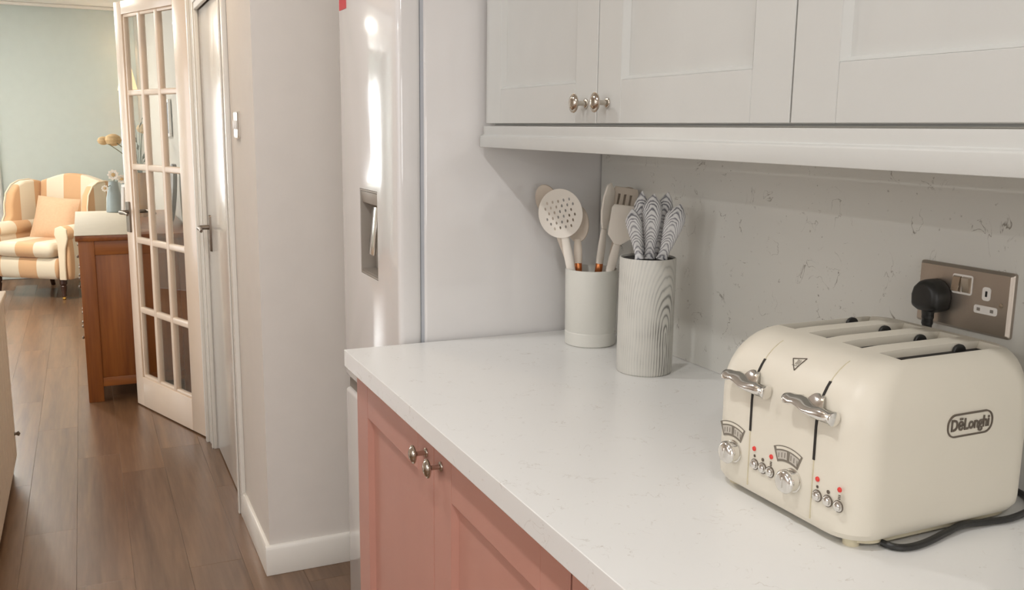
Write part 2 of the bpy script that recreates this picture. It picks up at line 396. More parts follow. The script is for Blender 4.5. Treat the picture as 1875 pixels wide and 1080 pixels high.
struct('wall_far', 'sage green living room wall behind the armchair', 'sage_wall', (-0.90, 0.60, 9.45, 9.55, 0, CEIL), (-2.42, -1.95, 9.45, 9.55, 0, CEIL), (-1.95, -0.90, 9.45, 9.55, 0, 0.80), (-1.95, -0.90, 9.45, 9.55, 2.05, CEIL))
struct('trim_1', 'white ceiling cornice on the sage wall', 'trim_paint', (-2.40, 0.50, 9.415, 9.45, CEIL-0.028, CEIL), bevel=0.008)
# pillar baseboards: chamfered top
def skirting(name, label, poly_from, ux, length):
    b = MB(); prof = [(0, 0), (0.015, 0), (0.015, 0.085), (0.010, 0.095), (0, 0.098)]
    o = Vector(poly_from); ux = Vector(ux).normalized()
    nrm = Vector((ux.y, -ux.x, 0))
    a = [tuple(o + nrm*p[0] + Vector((0, 0, p[1]))) for p in prof]; c = [tuple(Vector(p)+ux*length) for p in a]
    b.loft([a, c]); return tag(b.build(name, 'trim_paint', bevel=0.002), label, kind='structure')
skirting('baseboard_front', 'white skirting board on the wall end beside the fridge', (PX-0.015, 2.80, 0), (1, 0, 0), 0.70)
skirting('baseboard_left', 'white skirting board along the hall side of the wall end', (PX, 3.27, 0), (0, -1, 0), 0.47)
# casing round the cupboard door
def casing(name, label, y0, y1, z1, x=PX, t=0.016):
    b = MB().box(x-t, x, y0, y1, 0, z1); b.box(x-t-0.006, x-t, y0+(y1-y0)*0.62 if y0 < 3.6 else y0+0.006, y1-0.006 if y0 < 3.6 else y0+(y1-y0)*0.4, 0, z1-0.004)
    return tag(b.build(name, 'trim_paint', bevel=0.003), label, kind='structure')
casing('trim_2', 'white casing strip between light switch and flush door', 3.27, 3.335, 1.93)
casing('trim_3', 'white moulded casing between flush door and glazed door', 4.065, 4.135, 1.93)
t4 = MB().box(PX-0.016, PX, 3.335, 4.065, 1.86, 1.93); t4.box(PX-0.022, PX-0.016, 3.335, 4.065, 1.885, 1.92)
tag(t4.build('trim_4', 'trim_paint', bevel=0.003), 'white casing over the flush cupboard door', kind='structure')
t5 = MB().box(PX-0.020, PX, 4.145, 4.24, 0, 2.02); t5.box(PX-0.034, PX-0.020, 4.17, 4.20, 0, 2.02)
tag(t5.build('trim_5', 'trim_paint', bevel=0.002), 'white door lining that hangs the glazed door', kind='structure')

# flush cupboard door
d2 = empty('door_2', (PX, 3.70, 0)); tag(d2, 'closed white gloss flush door beside the light switch', kind='structure')
MB().box(0.004, 0.044, -0.363, 0.363, 0.008, 1.858).build('door_leaf', 'white_gloss', d2, bevel=0.002)
def lever_handle(parent, loc, face, mat, sgn=1):
    """plate + round neck + lever; face = unit vector out of the door, lever runs along side vector"""
    f = Vector(face); side = Vector((-f.y, f.x, 0))*sgn; L0 = Vector(loc)
    def R(b): return [tuple(L0 + f*p[0] + side*p[1] + Vector((0, 0, p[2]))) for p in b]
    b = MB(); pl_ = [(0, p[0], p[1]) for p in rrect(-0.021, 0.021, -0.075, 0.075, 0.006, 3)]
    b.loft([R(pl_), R([(0.008, p[1]*0.92, p[2]*0.98) for p in pl_])])
    h = b.build('handle', mat, parent)
    n = MB(); n.tube([tuple(L0+f*0.006+Vector((0,0,0.025))), tuple(L0+f*0.045+Vector((0,0,0.025))), tuple(L0+f*0.05+side*0.02+Vector((0,0,0.025))), tuple(L0+f*0.047+side*0.06+Vector((0,0,0.024))), tuple(L0+f*0.05+side*0.10+Vector((0,0,0.020)))], [0.010, 0.009, 0.009, 0.008, 0.006], 12)
    n.build('lever', mat, h)
lever_handle(d2, (0.0040, 0.285, 0.96), (-1, 0, 0), 'dark_bronze', sgn=1)

# glazed door, 3 x 5 panes, standing open into the living room
hx, hy = 0.432, 4.222
ang = math.atan2(4.906-4.225, 0.17-0.423)
d1 = empty('door_1', (hx, hy, 0), ang); tag(d1, 'open cream door glazed with fifteen small panes', kind='structure')
DW, DT = 0.735, 0.036
cu = [(0.145, 0.293), (0.320, 0.468), (0.495, 0.643)]
rz = [(0.170, 0.487), (0.514, 0.833), (0.860, 1.187), (1.213, 1.535), (1.558, 1.892)]
y0, y1 = -DT, 0.0     # door local: u along x, thickness along y
MB().box(0, 0.132, y0, y1, 0.006, 1.965).build('stile', 'door_paint', d1, bevel=0.003)
MB().box(0.656, DW, y0, y1, 0.006, 1.965).build('stile', 'door_paint', d1, bevel=0.003)
MB().box(0.132, 0.656, y0, y1, 0.006, 0.157).build('rail', 'door_paint', d1, bevel=0.002)
MB().box(0.132, 0.656, y0, y1, 1.905, 1.965).build('rail', 'door_paint', d1, bevel=0.002)
for (ra, rb) in zip(rz[:-1], rz[1:]):
    MB().box(0.132, 0.656, y0+0.006, y1-0.006, ra[1]-0.002, rb[0]+0.002).build('glazing_bar', 'door_paint', d1, bevel=0.007, seg=3)
for (ca, cb) in zip(cu[:-1], cu[1:]):
    MB().box(ca[1]-0.002, cb[0]+0.002, y0+0.004, y1-0.004, 0.157, 1.905).build('glazing_bar', 'door_paint', d1, bevel=0.007, seg=3)
bead = MB()
for (a0, a1) in ((0.132, 0.146), (0.642, 0.656)): bead.box(a0, a1, y0+0.007, y1-0.007, 0.157, 1.905)
for (b0, b1) in ((0.157, 0.171), (1.891, 1.905)): bead.box(0.132, 0.656, y0+0.007, y1-0.007, b0, b1)
bead.build('glazing_bead', 'door_paint', d1, bevel=0.004)
pane = MB().box(-0.0755, 0.0755, -0.002, 0.002, -0.166, 0.166).mesh('pane'); pane.materials.append(MATS['pane_glass'])
for (a, b) in cu:
    for (c, d) in rz:
        link('pane', pane, d1, ((a+b)/2, (y0+y1)/2, (c+d)/2))
lever_handle(d1, (0.698, y1, 0.955), (0, 1, 0), 'dark_bronze', sgn=1)
lever_handle(d1, (0.698, y0, 0.955), (0, -1, 0), 'dark_bronze', sgn=-1)

# windows
def window(name, label, cx, cy, w, z0, z1, axis):
    e = empty(name, (cx, cy, 0)); tag(e, label, kind='structure')
    def bx(a0, a1, t0, t1, c0, c1):
        b = MB()
        return b.box(a0, a1, t0, t1, c0, c1) if axis == 'x' else b.box(t0, t1, a0, a1, c0, c1)
    for a in (-w/2, -0.025, w/2-0.05): bx(a, a+0.05, -0.03, 0.03, z0+0.05, z1-0.05).build('window_frame', 'white_plastic', e, bevel=0.004)
    for c in (z0, z1-0.05): bx(-w/2, w/2, -0.03, 0.03, c, c+0.05).build('window_frame', 'white_plastic', e, bevel=0.004)
    for a, c in ((-w/2+0.05, -0.025), (0.025, w/2-0.05)): bx(a, c, -0.004, 0.004, z0+0.05, z1-0.05).build('pane', 'pane_glass', e)
    return e
window('window_1', 'kitchen window in the left wall', -2.38, 0.75, 1.8, 1.02, 2.2, 'y')
window('window_2', 'rear kitchen window', -0.4, -2.68, 1.7, 1.0, 2.2, 'x')
window('window_3', 'patio window of the living room', -2.48, 5.7, 1.7, 0.15, 2.3, 'y')
w4 = window('window_4', 'narrow living room window with blind', -1.425, 9.53, 1.05, 0.80, 2.05, 'x')

# ------------------------------------------------------------------ shaker doors
def shaker_door(parent, mat, y0, y1, z0, z1, x, t=0.019, stile=0.083, rail_b=0.072, rail_t=0.083, inset=0.012):
    """front face at local x, facing -X; returns the door object (its centre panel)"""
    pn = MB().box(x+inset, x+t-0.002, y0+stile-0.004, y1-stile+0.004, z0+rail_b-0.004, z1-rail_t+0.004).build('door', mat, parent)
    c = inset
    def piece(name, ya, yb, za, zb): MB().box(x, x+t, ya, yb, za, zb).build(name, mat, pn, bevel=0.0012, seg=1)
    piece('stile', y0, y0+stile-0.0002, z0, z1); piece('stile', y1-stile+0.0002, y1, z0, z1)
    piece('rail', y0+stile, y1-stile, z0, z0+rail_b); piece('rail', y0+stile, y1-stile, z1-rail_t, z1)
    # bevelled moulding inside the frame
    a, b, e, f = y0+stile, y1-stile, z0+rail_b, z1-rail_t
    k = 0.006
    mo = MB()
    o_ = [(a, e), (b, e), (b, f), (a, f)]; i_ = [(a+k, e+k), (b-k, e+k), (b-k, f-k), (a+k, f-k)]
    r1 = [(x+0.0006, p[0], p[1]) for p in o_]; r2_ = [(x+inset-0.0002, p[0], p[1]) for p in i_]
    r3 = [(x+inset+0.003, p[0], p[1]) for p in i_]; r4 = [(x+inset+0.003, p[0], p[1]) for p in o_]
    mo.loft([r1, r2_, r3, r4], cap=False, closed=True); mo.build('moulding', mat, pn, smooth=False)
    return pn
def knob(parent, x, y, z, mat='nickel'):
    prof = [(0.0, 0.0), (0.0085, 0.0), (0.0088, 0.002), (0.0075, 0.0035), (0.0045, 0.0045), (0.0042, 0.018), (0.006, 0.020),
            (0.013, 0.0225), (0.0165, 0.0245), (0.0168, 0.0265), (0.0150, 0.0275), (0.0140, 0.0272), (0.0125, 0.0295), (0.008, 0.0318), (0.0, 0.0325)]
    return MB().lathe(prof, (x, y, z), '-x', 28).build('knob', mat, parent, angle=50)

# base cabinets
BX = 0.521
def base_unit(y0, y1, label, knobs=True, doors=2):
    e = empty('base_cabinet', (0.80, (y0+y1)/2, 0)); tag(e, label, 'cabinet', 'pink base cabinets')
    ly0, ly1 = y0-(y0+y1)/2, y1-(y0+y1)/2; ox = -0.80
    MB().box(BX+0.021+ox, XW-0.012+ox, ly0+0.001, ly1-0.001, 0.12, 0.881).build('carcass', 'pink_carcass', e)
    MB().box(BX+0.06+ox, BX+0.075+ox, ly0+0.001, ly1-0.001, 0.0, 0.12).build('plinth', 'pink_carcass', e)
    MB().box(BX+0.075+ox, XW-0.02+ox, ly0+0.04, ly0+0.08, 0.0, 0.12).build('foot_rail', 'pink_carcass', e)
    w = (ly1-ly0)/doors
    for i in range(doors):
        a, b = ly0+i*w+0.0015, ly0+(i+1)*w-0.0015
        dr = shaker_door(e, 'pink_paint', a, b, 0.125, 0.873, BX+ox, rail_t=0.088)
        ky = b-0.036 if i == 0 else a+0.036
        knob(dr, BX+ox, ky, 0.834)
    return e
base_unit(0.944, 1.945, 'dusty pink two-door base cabinet beside the fridge')
base_unit(-0.058, 0.942, 'dusty pink base cabinet under the toaster end of the worktop')

# worktop and splashback
wt = MB().box(0.494, XW-0.001, -1.2, 1.945, 0.883, 0.92).build('worktop', 'quartz_top', bevel=0.001, smooth=False)
tag(wt, 'white speckled quartz worktop over the pink cabinets', 'worktop')
bs = MB().box(XW-0.012, XW-0.0005, -1.2, 1.954, 0.9205, 1.404).build('splashback', 'quartz_splash_shaded')
tag(bs, 'grey-veined quartz splashback behind the toaster', 'splashback')

# wall cabinets
CX = 0.822
def wall_unit(y0, y1, label):
    e = empty('wall_cabinet', (0.99, (y0+y1)/2, 1.406)); tag(e, label, 'cabinet', 'cream wall cabinets')
    c = (y0+y1)/2; ly0, ly1 = y0-c, y1-c; ox = -0.99
    MB().box(CX+0.021+ox, XW-0.001+ox, ly0+0.0003, ly1-0.0003, 0.002, 0.724).build('carcass', 'cabinet_cream', e)
    w = (ly1-ly0)/2
    for i in range(2):
        a, b = ly0+i*w+0.0015, ly0+(i+1)*w-0.0015
        dr = shaker_door(e, 'cabinet_cream', a, b, 0.005, 0.724, CX+ox, rail_b=0.072, stile=0.078)
        knob(dr, CX+ox, (b-0.036) if i == 0 else (a+0.036), 0.04)
    return e
wall_unit(0.943, 1.932, 'cream shaker wall cabinet with two knobs next to the fridge')
wall_unit(-0.047, 0.943, 'cream shaker wall cabinet above the toaster and socket')
pe = MB()
prof = [(0.816, 0), (0.816, 0.019), (0.809, 0.021), (0.808, 0.024), (0.808, 0.046), (0.834, 0.046), (0.834, 0)]
z_of = lambda h: 1.4055-h
a = [(p[0], -1.0, z_of(p[1])) for p in prof]; c = [(p[0], 1.932, z_of(p[1])) for p in prof]
pe.loft([a, c]); tag(pe.build('pelmet', 'cabinet_cream', bevel=0.0012), 'cream light pelmet running under the wall cabinets', 'pelmet')

# ------------------------------------------------------------------ fridge freezer
fr = empty('fridge_freezer', (0.95, 2.21, 0)); tag(fr, 'tall glossy white fridge freezer with water dispenser', 'fridge')
fx = lambda x: x-0.95
FY0, FY1 = 1.958, 2.455; fy = lambda y: y-2.21
MB().box(fx(0.686), fx(1.25), fy(FY0), fy(FY1), 0.03, 1.82).build('body', 'fridge_gloss', fr, bevel=0.006, seg=3)
MB().box(fx(0.679), fx(0.688), fy(FY0+0.004), fy(FY1-0.004), 0.08, 1.81).build('gasket', 'gasket', fr)
for yy in (FY0+0.05, FY1-0.09):
    for xx in (0.72, 1.18): MB().lathe([(0.018, 0), (0.018, 0.032)], (fx(xx), fy(yy), 0), 'z', 14).build('foot', 'black_rubber', fr)
FX = 0.626
dm = MB().box(fx(FX), fx(0.680), fy(FY0), fy(FY1), 0.722, 1.82).mesh('door', bevel=0.012, seg=4)
cut = MB().box(fx(FX-0.02), fx(FX+0.042), fy(2.122), fy(2.274), 1.037, 1.250).mesh('c', bevel=0.0)
dm2 = carve(dm, [cut]); dm2.materials.clear(); dm2.materials.append(MATS['fridge_gloss'])
for p in dm2.polygons: p.use_smooth = True
dm2.set_sharp_from_angle(angle=math.radians(35))
ud = link('door', dm2, fr)
MB().box(fx(FX), fx(0.680), fy(FY0), fy(FY1), 0.06, 0.690).build('door', 'fridge_gloss', fr, bevel=0.010, seg=3)
MB().box(fx(FX+0.012), fx(0.680), fy(FY0+0.006), fy(FY1-0.003), 0.690, 0.722).build('grip_channel', 'grey_recess', fr)
# dispenser: grey liner, sloped hood, paddle, drip shelf
A0, A1, Z0, Z1 = fy(2.123), fy(2.273), 1.038, 1.249
li = MB(); X0 = fx(FX)+0.0008; X1 = fx(FX+0.041)
li.box(X1-0.002, X1, A0, A1, Z0, Z1)
li.box(X0, X1-0.002, A0, A0+0.004, Z0, Z1); li.box(X0, X1-0.002, A1-0.004, A1, Z0, Z1)
li.box(X0, X1-0.002, A0+0.004, A1-0.004, Z0, Z0+0.004); li.box(X0, X1-0.002, A0+0.004, A1-0.004, Z1-0.004, Z1)
dsp = li.build('dispenser', 'grey_plastic', fr)
hd = MB().prism([(0, 0), (0.030, -0.002), (0.030, -0.040), (0.004, -0.028)], (X0, A1-0.005, Z1-0.005), (1, 0, 0), (0, 0, 1), A1-A0-0.010)
hd.build('hood', 'grey_plastic', dsp, bevel=0.001)
pd = MB(); pyc = (A0+A1)/2+0.004
pd.prism([(0, 0), (0.007, 0.002), (0.018, 0.115), (0.012, 0.118)], (X0+0.004, pyc+0.024, Z0+0.052), (1, 0, 0), (0, 0, 1), 0.05)
pd.build('paddle', 'chrome', dsp, bevel=0.002)
MB().box(X0, X1-0.003, A0+0.006, A1-0.006, Z0+0.0045, Z0+0.010).build('drip_shelf', 'grey_recess', dsp)
stk = MB().box(fx(FX)-0.0006, fx(FX)-0.0001, fy(2.372), fy(2.440), 1.694, 1.765).build('energy_sticker', 'red_print', fr)

# ------------------------------------------------------------------ knife block, pot
kb = empty('knife_block', (1.009, 1.543, 0.92)); tag(kb, 'tall round knife block printed with pale grey wood grain', 'knife block')
BH = 0.233
MB().lathe([(0.0, 0.0), (0.053, 0.0), (0.0555, 0.003), (0.0560, 0.012), (0.0560, BH-0.003), (0.0553, BH), (0.0530, BH), (0.0527, BH-0.010), (0.0, BH-0.010)], (0, 0, 0), 'z', 64).build('block_shell', 'grain_block', kb)
MB().lathe([(0.0, BH-0.0098), (0.0526, BH-0.0098), (0.0526, BH-0.004), (0.0, BH-0.0035)], (0, 0, 0), 'z', 40).build('bristle_insert', 'bristle', kb)
pot = empty('utensil_pot', (1.028, 1.80, 0.92)); tag(pot, 'cream ceramic utensil pot standing behind the knife block', 'pot')
MB().lathe([(0.0, 0.0), (0.054, 0.0), (0.0575, 0.003), (0.0578, 0.030), (0.0565, 0.0315), (0.0565, 0.033), (0.0572, 0.0345), (0.0590, 0.168), (0.0585, 0.172), (0.0565, 0.173), (0.0545, 0.170), (0.0535, 0.010), (0.0, 0.010)], (0, 0, 0), 'z', 56).build('pot_body', 'pot_cream', pot)

# camera-facing horizontal axes at that corner (the things there face the room diagonal)
VD = Vector((0.5, 0.866, 0)); HR = Vector((0.866, -0.5, 0))
def knife(bx, by, lean_r, lean_d, length, width, label):
    """handle local: X across, Y thickness, Z up from the insert"""
    zb = 0.92+BH-0.0030
    e = empty('kitchen_knife', (bx, by, zb)); tag(e, label, 'knife', 'knives in the grain-print block')
    zax = (Vector((0, 0, 1)) + HR*lean_r + VD*lean_d).normalized(); xax = (HR - zax*HR.dot(zax)).normalized(); yax = zax.cross(xax)
    e.rotation_euler = Matrix((xax, yax, zax)).transposed().to_euler()
    rings = []
    prof = [(0.0, 0.60), (0.06, 0.50), (0.16, 0.50), (0.35, 0.70), (0.55, 0.90), (0.70, 1.0), (0.80, 0.97), (0.88, 0.70), (0.95, 0.36), (1.0, 0.06)]
    for t, w in prof:
        h = t*length; hw = width/2*w; ht = 0.0085*(0.75+0.25*min(1, w+0.1)) if t < 0.9 else 0.0085*max(0.25, w)
        cxo = 0.0015*math.sin(t*PI) + (0.003*(t-0.8)/0.2 if t > 0.8 else 0)
        rings.append([(cxo + hw*math.copysign(abs(math.cos(q))**0.7, math.cos(q)), ht*math.copysign(abs(math.sin(q))**0.7, math.sin(q)), h) for q in [2*PI*i/20 for i in range(20)]])
    MB().loft(rings).build('handle', 'grain_handle', e, angle=60)
    MB().box(-width*0.23, width*0.23, -0.0008, 0.0008, -0.15, 0.001).build('blade', 'chrome', e)
    return e
c0 = Vector((1.009, 1.543, 0))
def kpos(h, d): p = c0 + HR*h + VD*d; return p.x, p.y
knife(*kpos(-0.018, -0.016), -0.20, 0.02, 0.100, 0.031, 'grain-print knife tilting furthest towards the utensil pot')
knife(*kpos(-0.012, 0.014), -0.045, 0.03, 0.132, 0.030, 'grain-print knife second from the utensil pot')
knife(*kpos(0.002, -0.004), 0.02, 0.02, 0.128, 0.039, 'wide grain-print knife in the middle of the block')
knife(*kpos(0.016, 0.012), 0.13, 0.03, 0.132, 0.034, 'tall grain-print knife second from the splashback side')
knife(*kpos(0.026, -0.014), 0.27, 0.0, 0.114, 0.040, 'grain-print knife tilting furthest towards the splashback side')

# utensils
pc = Vector((1.028, 1.80, 0))
def utensil(name, label, h0, d0, lean_r, lean_d, twist, head, neck_z, mats=('utensil_cream', 'copper'), ferrule_z=0.155):
    base = pc + HR*h0 + VD*d0
    e = empty(name, (base.x, base.y, 0.932)); tag(e, label, 'utensil', 'kitchen utensils in the cream pot')
    zax = (Vector((0, 0, 1)) + HR*lean_r + VD*lean_d).normalized()
    xr = (HR*math.cos(twist) + VD*math.sin(twist)); xax = (xr - zax*xr.dot(zax)).normalized(); yax = zax.cross(xax)
    e.rotation_euler = Matrix((xax, yax, zax)).transposed().to_euler()
    MB().tube([(0, 0, 0.0), (0, 0, 0.08), (0, 0, ferrule_z)], [0.007, 0.0075, 0.0065], 12).build('handle', 'handle_white', e)
    MB().lathe([(0.0068, ferrule_z-0.002), (0.0082, ferrule_z), (0.0082, ferrule_z+0.020), (0.0070, ferrule_z+0.022)], (0, 0, 0), 'z', 18).build('ferrule', mats[1], e)
    nk = MB(); z0 = ferrule_z+0.0215; rings = []
    for t in (0, 0.15, 0.5, 0.85, 1.0):
        w = 0.009*(1-t) + 0.0075*t + 0.002*math.sin(PI*t); th = 0.0075*(1-t)+0.0035*t
        rings.append([(w*math.cos(q), th*math.sin(q), z0+(neck_z-z0)*t) for q in [2*PI*i/14 for i in range(14)]])
    nk.loft(rings).build('neck', mats[0], e)
    head(e, neck_z, mats[0]); return e
def disc_head(w, h, dish, holes=True):
    def f(e, z, mat):
        n = 40; cz = z+h/2-0.010
        def ring(s, yoff): return [(w/2*s*math.cos(2*PI*i/n), yoff, cz + h/2*s*math.sin(2*PI*i/n)) for i in range(n)]
        y = lambda s: dish*(s*s)
        b = MB(); ss = (1.0, 0.85, 0.65, 0.4, 0.15)
        front = [ring(s, -y(s)) for s in ss]; back = [ring(s, -y(s)+0.0028) for s in ss]
        b.loft(list(reversed(front)) + back)
        me = b.mesh('head', angle=60)
        if holes:
            cs = []; k = 0
            for r in range(-3, 4):
                for c in range(-3, 4):
                    xx = (c + (0.5 if r % 2 else 0))*0.0125; zz = r*0.0118+0.004
                    if (xx/(w/2*0.72))**2 + (zz/(h/2*0.72))**2 > 1: continue
                    cs.append((xx, zz))
            cb = MB()
            for xx, zz in cs:
                cb.loft([[(xx+0.0021*math.cos(2*PI*i/10), yv, cz+zz+0.0036*math.sin(2*PI*i/10)) for i in range(10)] for yv in (-0.03, 0.03)])
            me = carve(me, [cb.mesh('c', smooth=False)])
        me.materials.clear(); me.materials.append(MATS[mat])
        for p in me.polygons: p.use_smooth = True
        me.set_sharp_from_angle(angle=math.radians(50))
        link('head', me, e)
    return f
def blade_head(outline, thick, slots=(), curve=0.0):
    def f(e, z, mat):
        n = len(outline)
        a = [(p[0], -thick/2 + curve*p[1]**2, z+p[1]) for p in outline]; b2 = [(p[0], thick/2 + curve*p[1]**2, z+p[1]) for p in outline]
        me = MB().loft([a, b2]).mesh('head', bevel=thick*0.3, seg=2)
        if slots:
            me = carve(me, [MB().box(s[0], s[1], -0.03, 0.03, z+s[2], z+s[3]).mesh('c', smooth=False) for s in slots])
        me.materials.clear(); me.materials.append(MATS[mat]); 
        for p in me.polygons: p.use_smooth = True
        me.set_sharp_from_angle(angle=math.radians(40))
        link('head', me, e)
    return f
def spoon_head(w, h, depth):
    def f(e, z, mat):
        n = 32; b = MB(); cz = z+h/2-0.008; outer = []; inner = []
        for s in (1.0, 0.9, 0.7, 0.45, 0.15):
            yy = depth*(1-s*s)
            outer.append([(w/2*s*math.cos(2*PI*i/n), yy+0.0015, cz+h/2*s*math.sin(2*PI*i/n)) for i in range(n)])
            inner.append([(w/2*s*0.97*math.cos(2*PI*i/n), yy-0.0015, cz+h/2*s*0.97*math.sin(2*PI*i/n)) for i in range(n)])
        b.loft(list(reversed(inner)) + outer); b.build('head', mat, e, angle=60)
    return f
utensil('skimmer', 'cream round skimmer full of small holes', -0.012, -0.010, -0.215, 0.02, 0.10, disc_head(0.098, 0.110, 0.007), 0.245, ferrule_z=0.120)
utensil('spatula', 'slim cream spatula with angled tip beside the skimmer', 0.000, 0.002, 0.10, -0.02, 0.75,
        blade_head([(-0.006, 0), (0.006, 0), (0.014, 0.025), (0.0175, 0.055), (0.0165, 0.085), (0.004, 0.104), (-0.006, 0.098), (-0.014, 0.07), (-0.015, 0.04), (-0.011, 0.015)], 0.006), 0.252, ferrule_z=0.152)
utensil('slotted_turner', 'cream slotted turner between spatula and knife block', 0.018, 0.010, 0.16, 0.02, 0.25,
        blade_head([(-0.007, 0), (0.007, 0), (0.026, 0.022), (0.030, 0.09), (0.026, 0.100), (-0.026, 0.100), (-0.030, 0.09), (-0.026, 0.022)], 0.004, [(-0.0165, -0.0105, 0.025, 0.085), (-0.003, 0.003, 0.025, 0.085), (0.0105, 0.0165, 0.025, 0.085)]), 0.246, mats=('utensil_taupe', 'copper'), ferrule_z=0.152)
utensil('solid_spoon', 'taupe spoon half hidden behind the skimmer', 0.018, 0.026, -0.40, 0.03, -0.3, spoon_head(0.056, 0.080, 0.010), 0.298, mats=('utensil_taupe', 'copper'))
utensil('flat_turner', 'cream flat turner leaning behind the knife handles', 0.004, -0.020, 0.23, -0.03, 0.10,
        blade_head([(-0.007, 0), (0.007, 0), (0.028, 0.020), (0.034, 0.085), (0.030, 0.092), (-0.028, 0.086), (-0.032, 0.078), (-0.026, 0.018)], 0.004), 0.225, ferrule_z=0.140)
utensil('ladle', 'taupe ladle standing tallest at the back of the pot', 0.010, 0.034, 0.21, -0.02, 0.1, spoon_head(0.054, 0.068, 0.016), 0.290, mats=('utensil_taupe', 'copper'))
utensil('mixing_spoon', 'taupe spoon low between skimmer and spatula', -0.022, -0.002, -0.05, 0.05, -0.35, spoon_head(0.056, 0.084, 0.010), 0.226, mats=('utensil_taupe', 'copper'), ferrule_z=0.150)

# ------------------------------------------------------------------ toaster (front faces -X)
TX0, TX1, TY0, TY1, TZ = 0.770, 1.075, 0.735, 1.008, 0.92
tcx, tcy = 0.925, 0.872
to = empty('toaster', (tcx, tcy, TZ)); tag(to, 'cream four-slice toaster with chrome levers and dials', 'toaster')
x0, x1, y0t, y1t = TX0-tcx, TX1-tcx, TY0-tcy, TY1-tcy
ZS, ZT = 0.138, 0.219
RF, RB, RY = 0.072, 0.034, 0.030
def ring_at(z, fi, bi, yi, r): return [(p[0], p[1], z) for p in rrect(x0+fi, x1-bi, y0t+yi, y1t-yi, r, 8)]
rings = [ring_at(0.0100, 0.012, 0.012, 0.012, 0.036), ring_at(0.0120, 0.006, 0.006, 0.006, 0.040), ring_at(0.020, 0.001, 0.001, 0.001, 0.043),
         ring_at(0.030, 0, 0, 0, 0.044), ring_at(0.08, 0, 0, 0, 0.044), ring_at(ZS, 0, 0, 0, 0.044)]
def prof_front(z):      # local x of the front face at height z
    if z <= ZS: return x0
    s = min(1.0, (z-ZS)/(ZT-ZS)); return x0 + RF*(1-math.sqrt(max(0, 1-s*s)))
for k in range(1, 11):
    a_ = PI/2*k/10; s, c_ = math.sin(a_), 1-math.cos(a_)
    rings.append(ring_at(ZS+(ZT-ZS)*s, RF*c_, RB*c_, RY*c_, 0.044-0.012*c_))
rings.append([(p[0]*0.6+0.008, p[1]*0.6, ZT+0.002) for p in rings[-1]])
bodym = MB().loft(rings).mesh('body')
slots_y = [-0.0905, -0.030, 0.030, 0.0905]
SX0, SX1 = -0.068, 0.108
cutters = []
for sy in slots_y:
    top, bot = 0.0205, 0.0170
    ra = [(SX0-0.006, sy-top+0.005, 0.235), (SX1+0.006, sy-top+0.005, 0.235), (SX1+0.006, sy+top, 0.235), (SX0-0.006, sy+top, 0.235)]
    rb = [(SX0+0.004, sy-bot+0.0015, 0.2085), (SX1-0.010, sy-bot+0.0015, 0.2085), (SX1-0.010, sy+bot, 0.2085), (SX0+0.004, sy+bot, 0.2085)]
    cutters.append(MB().loft([rb, ra]).mesh('c', smooth=False))
bodym = carve(bodym, cutters)
bodym.materials.clear(); bodym.materials.append(MATS['toaster_cream'])
for p in bodym.polygons: p.use_smooth = True
bodym.set_sharp_from_angle(angle=math.radians(28))
tb = link('body', bodym, to)
for sy in slots_y:
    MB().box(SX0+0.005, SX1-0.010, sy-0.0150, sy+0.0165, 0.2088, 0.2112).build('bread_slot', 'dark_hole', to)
    g = MB(); pts = [(SX1-0.064, 0.0)] + [(SX1-0.044+0.0105*math.cos(PI*(1-i/10)), 0.004+0.0105*math.sin(PI*(1-i/10))) for i in range(11)] + [(SX1-0.033, 0.0)]
    g.prism(pts, (0, sy+0.0165, 0.2055), (1, 0, 0), (0, 0, 1), 0.005).build('bread_guide', 'black_rubber', to, bevel=0.001)
def front_strip(yc, w, za, zb, lift, n=14, taper=0.0):
    """thin strip lying on the curved front"""
    ra = []
    for i in range(n+1):
        z = za+(zb-za)*i/n; x = prof_front(z)-lift
        ww = w/2
        ra.append([(x, yc-ww, z), (x, yc+ww, z), (x+0.0022, yc+ww, z), (x+0.0022, yc-ww, z)])
    return MB().loft(ra)
LY = [0.048, -0.069]     # lever slots
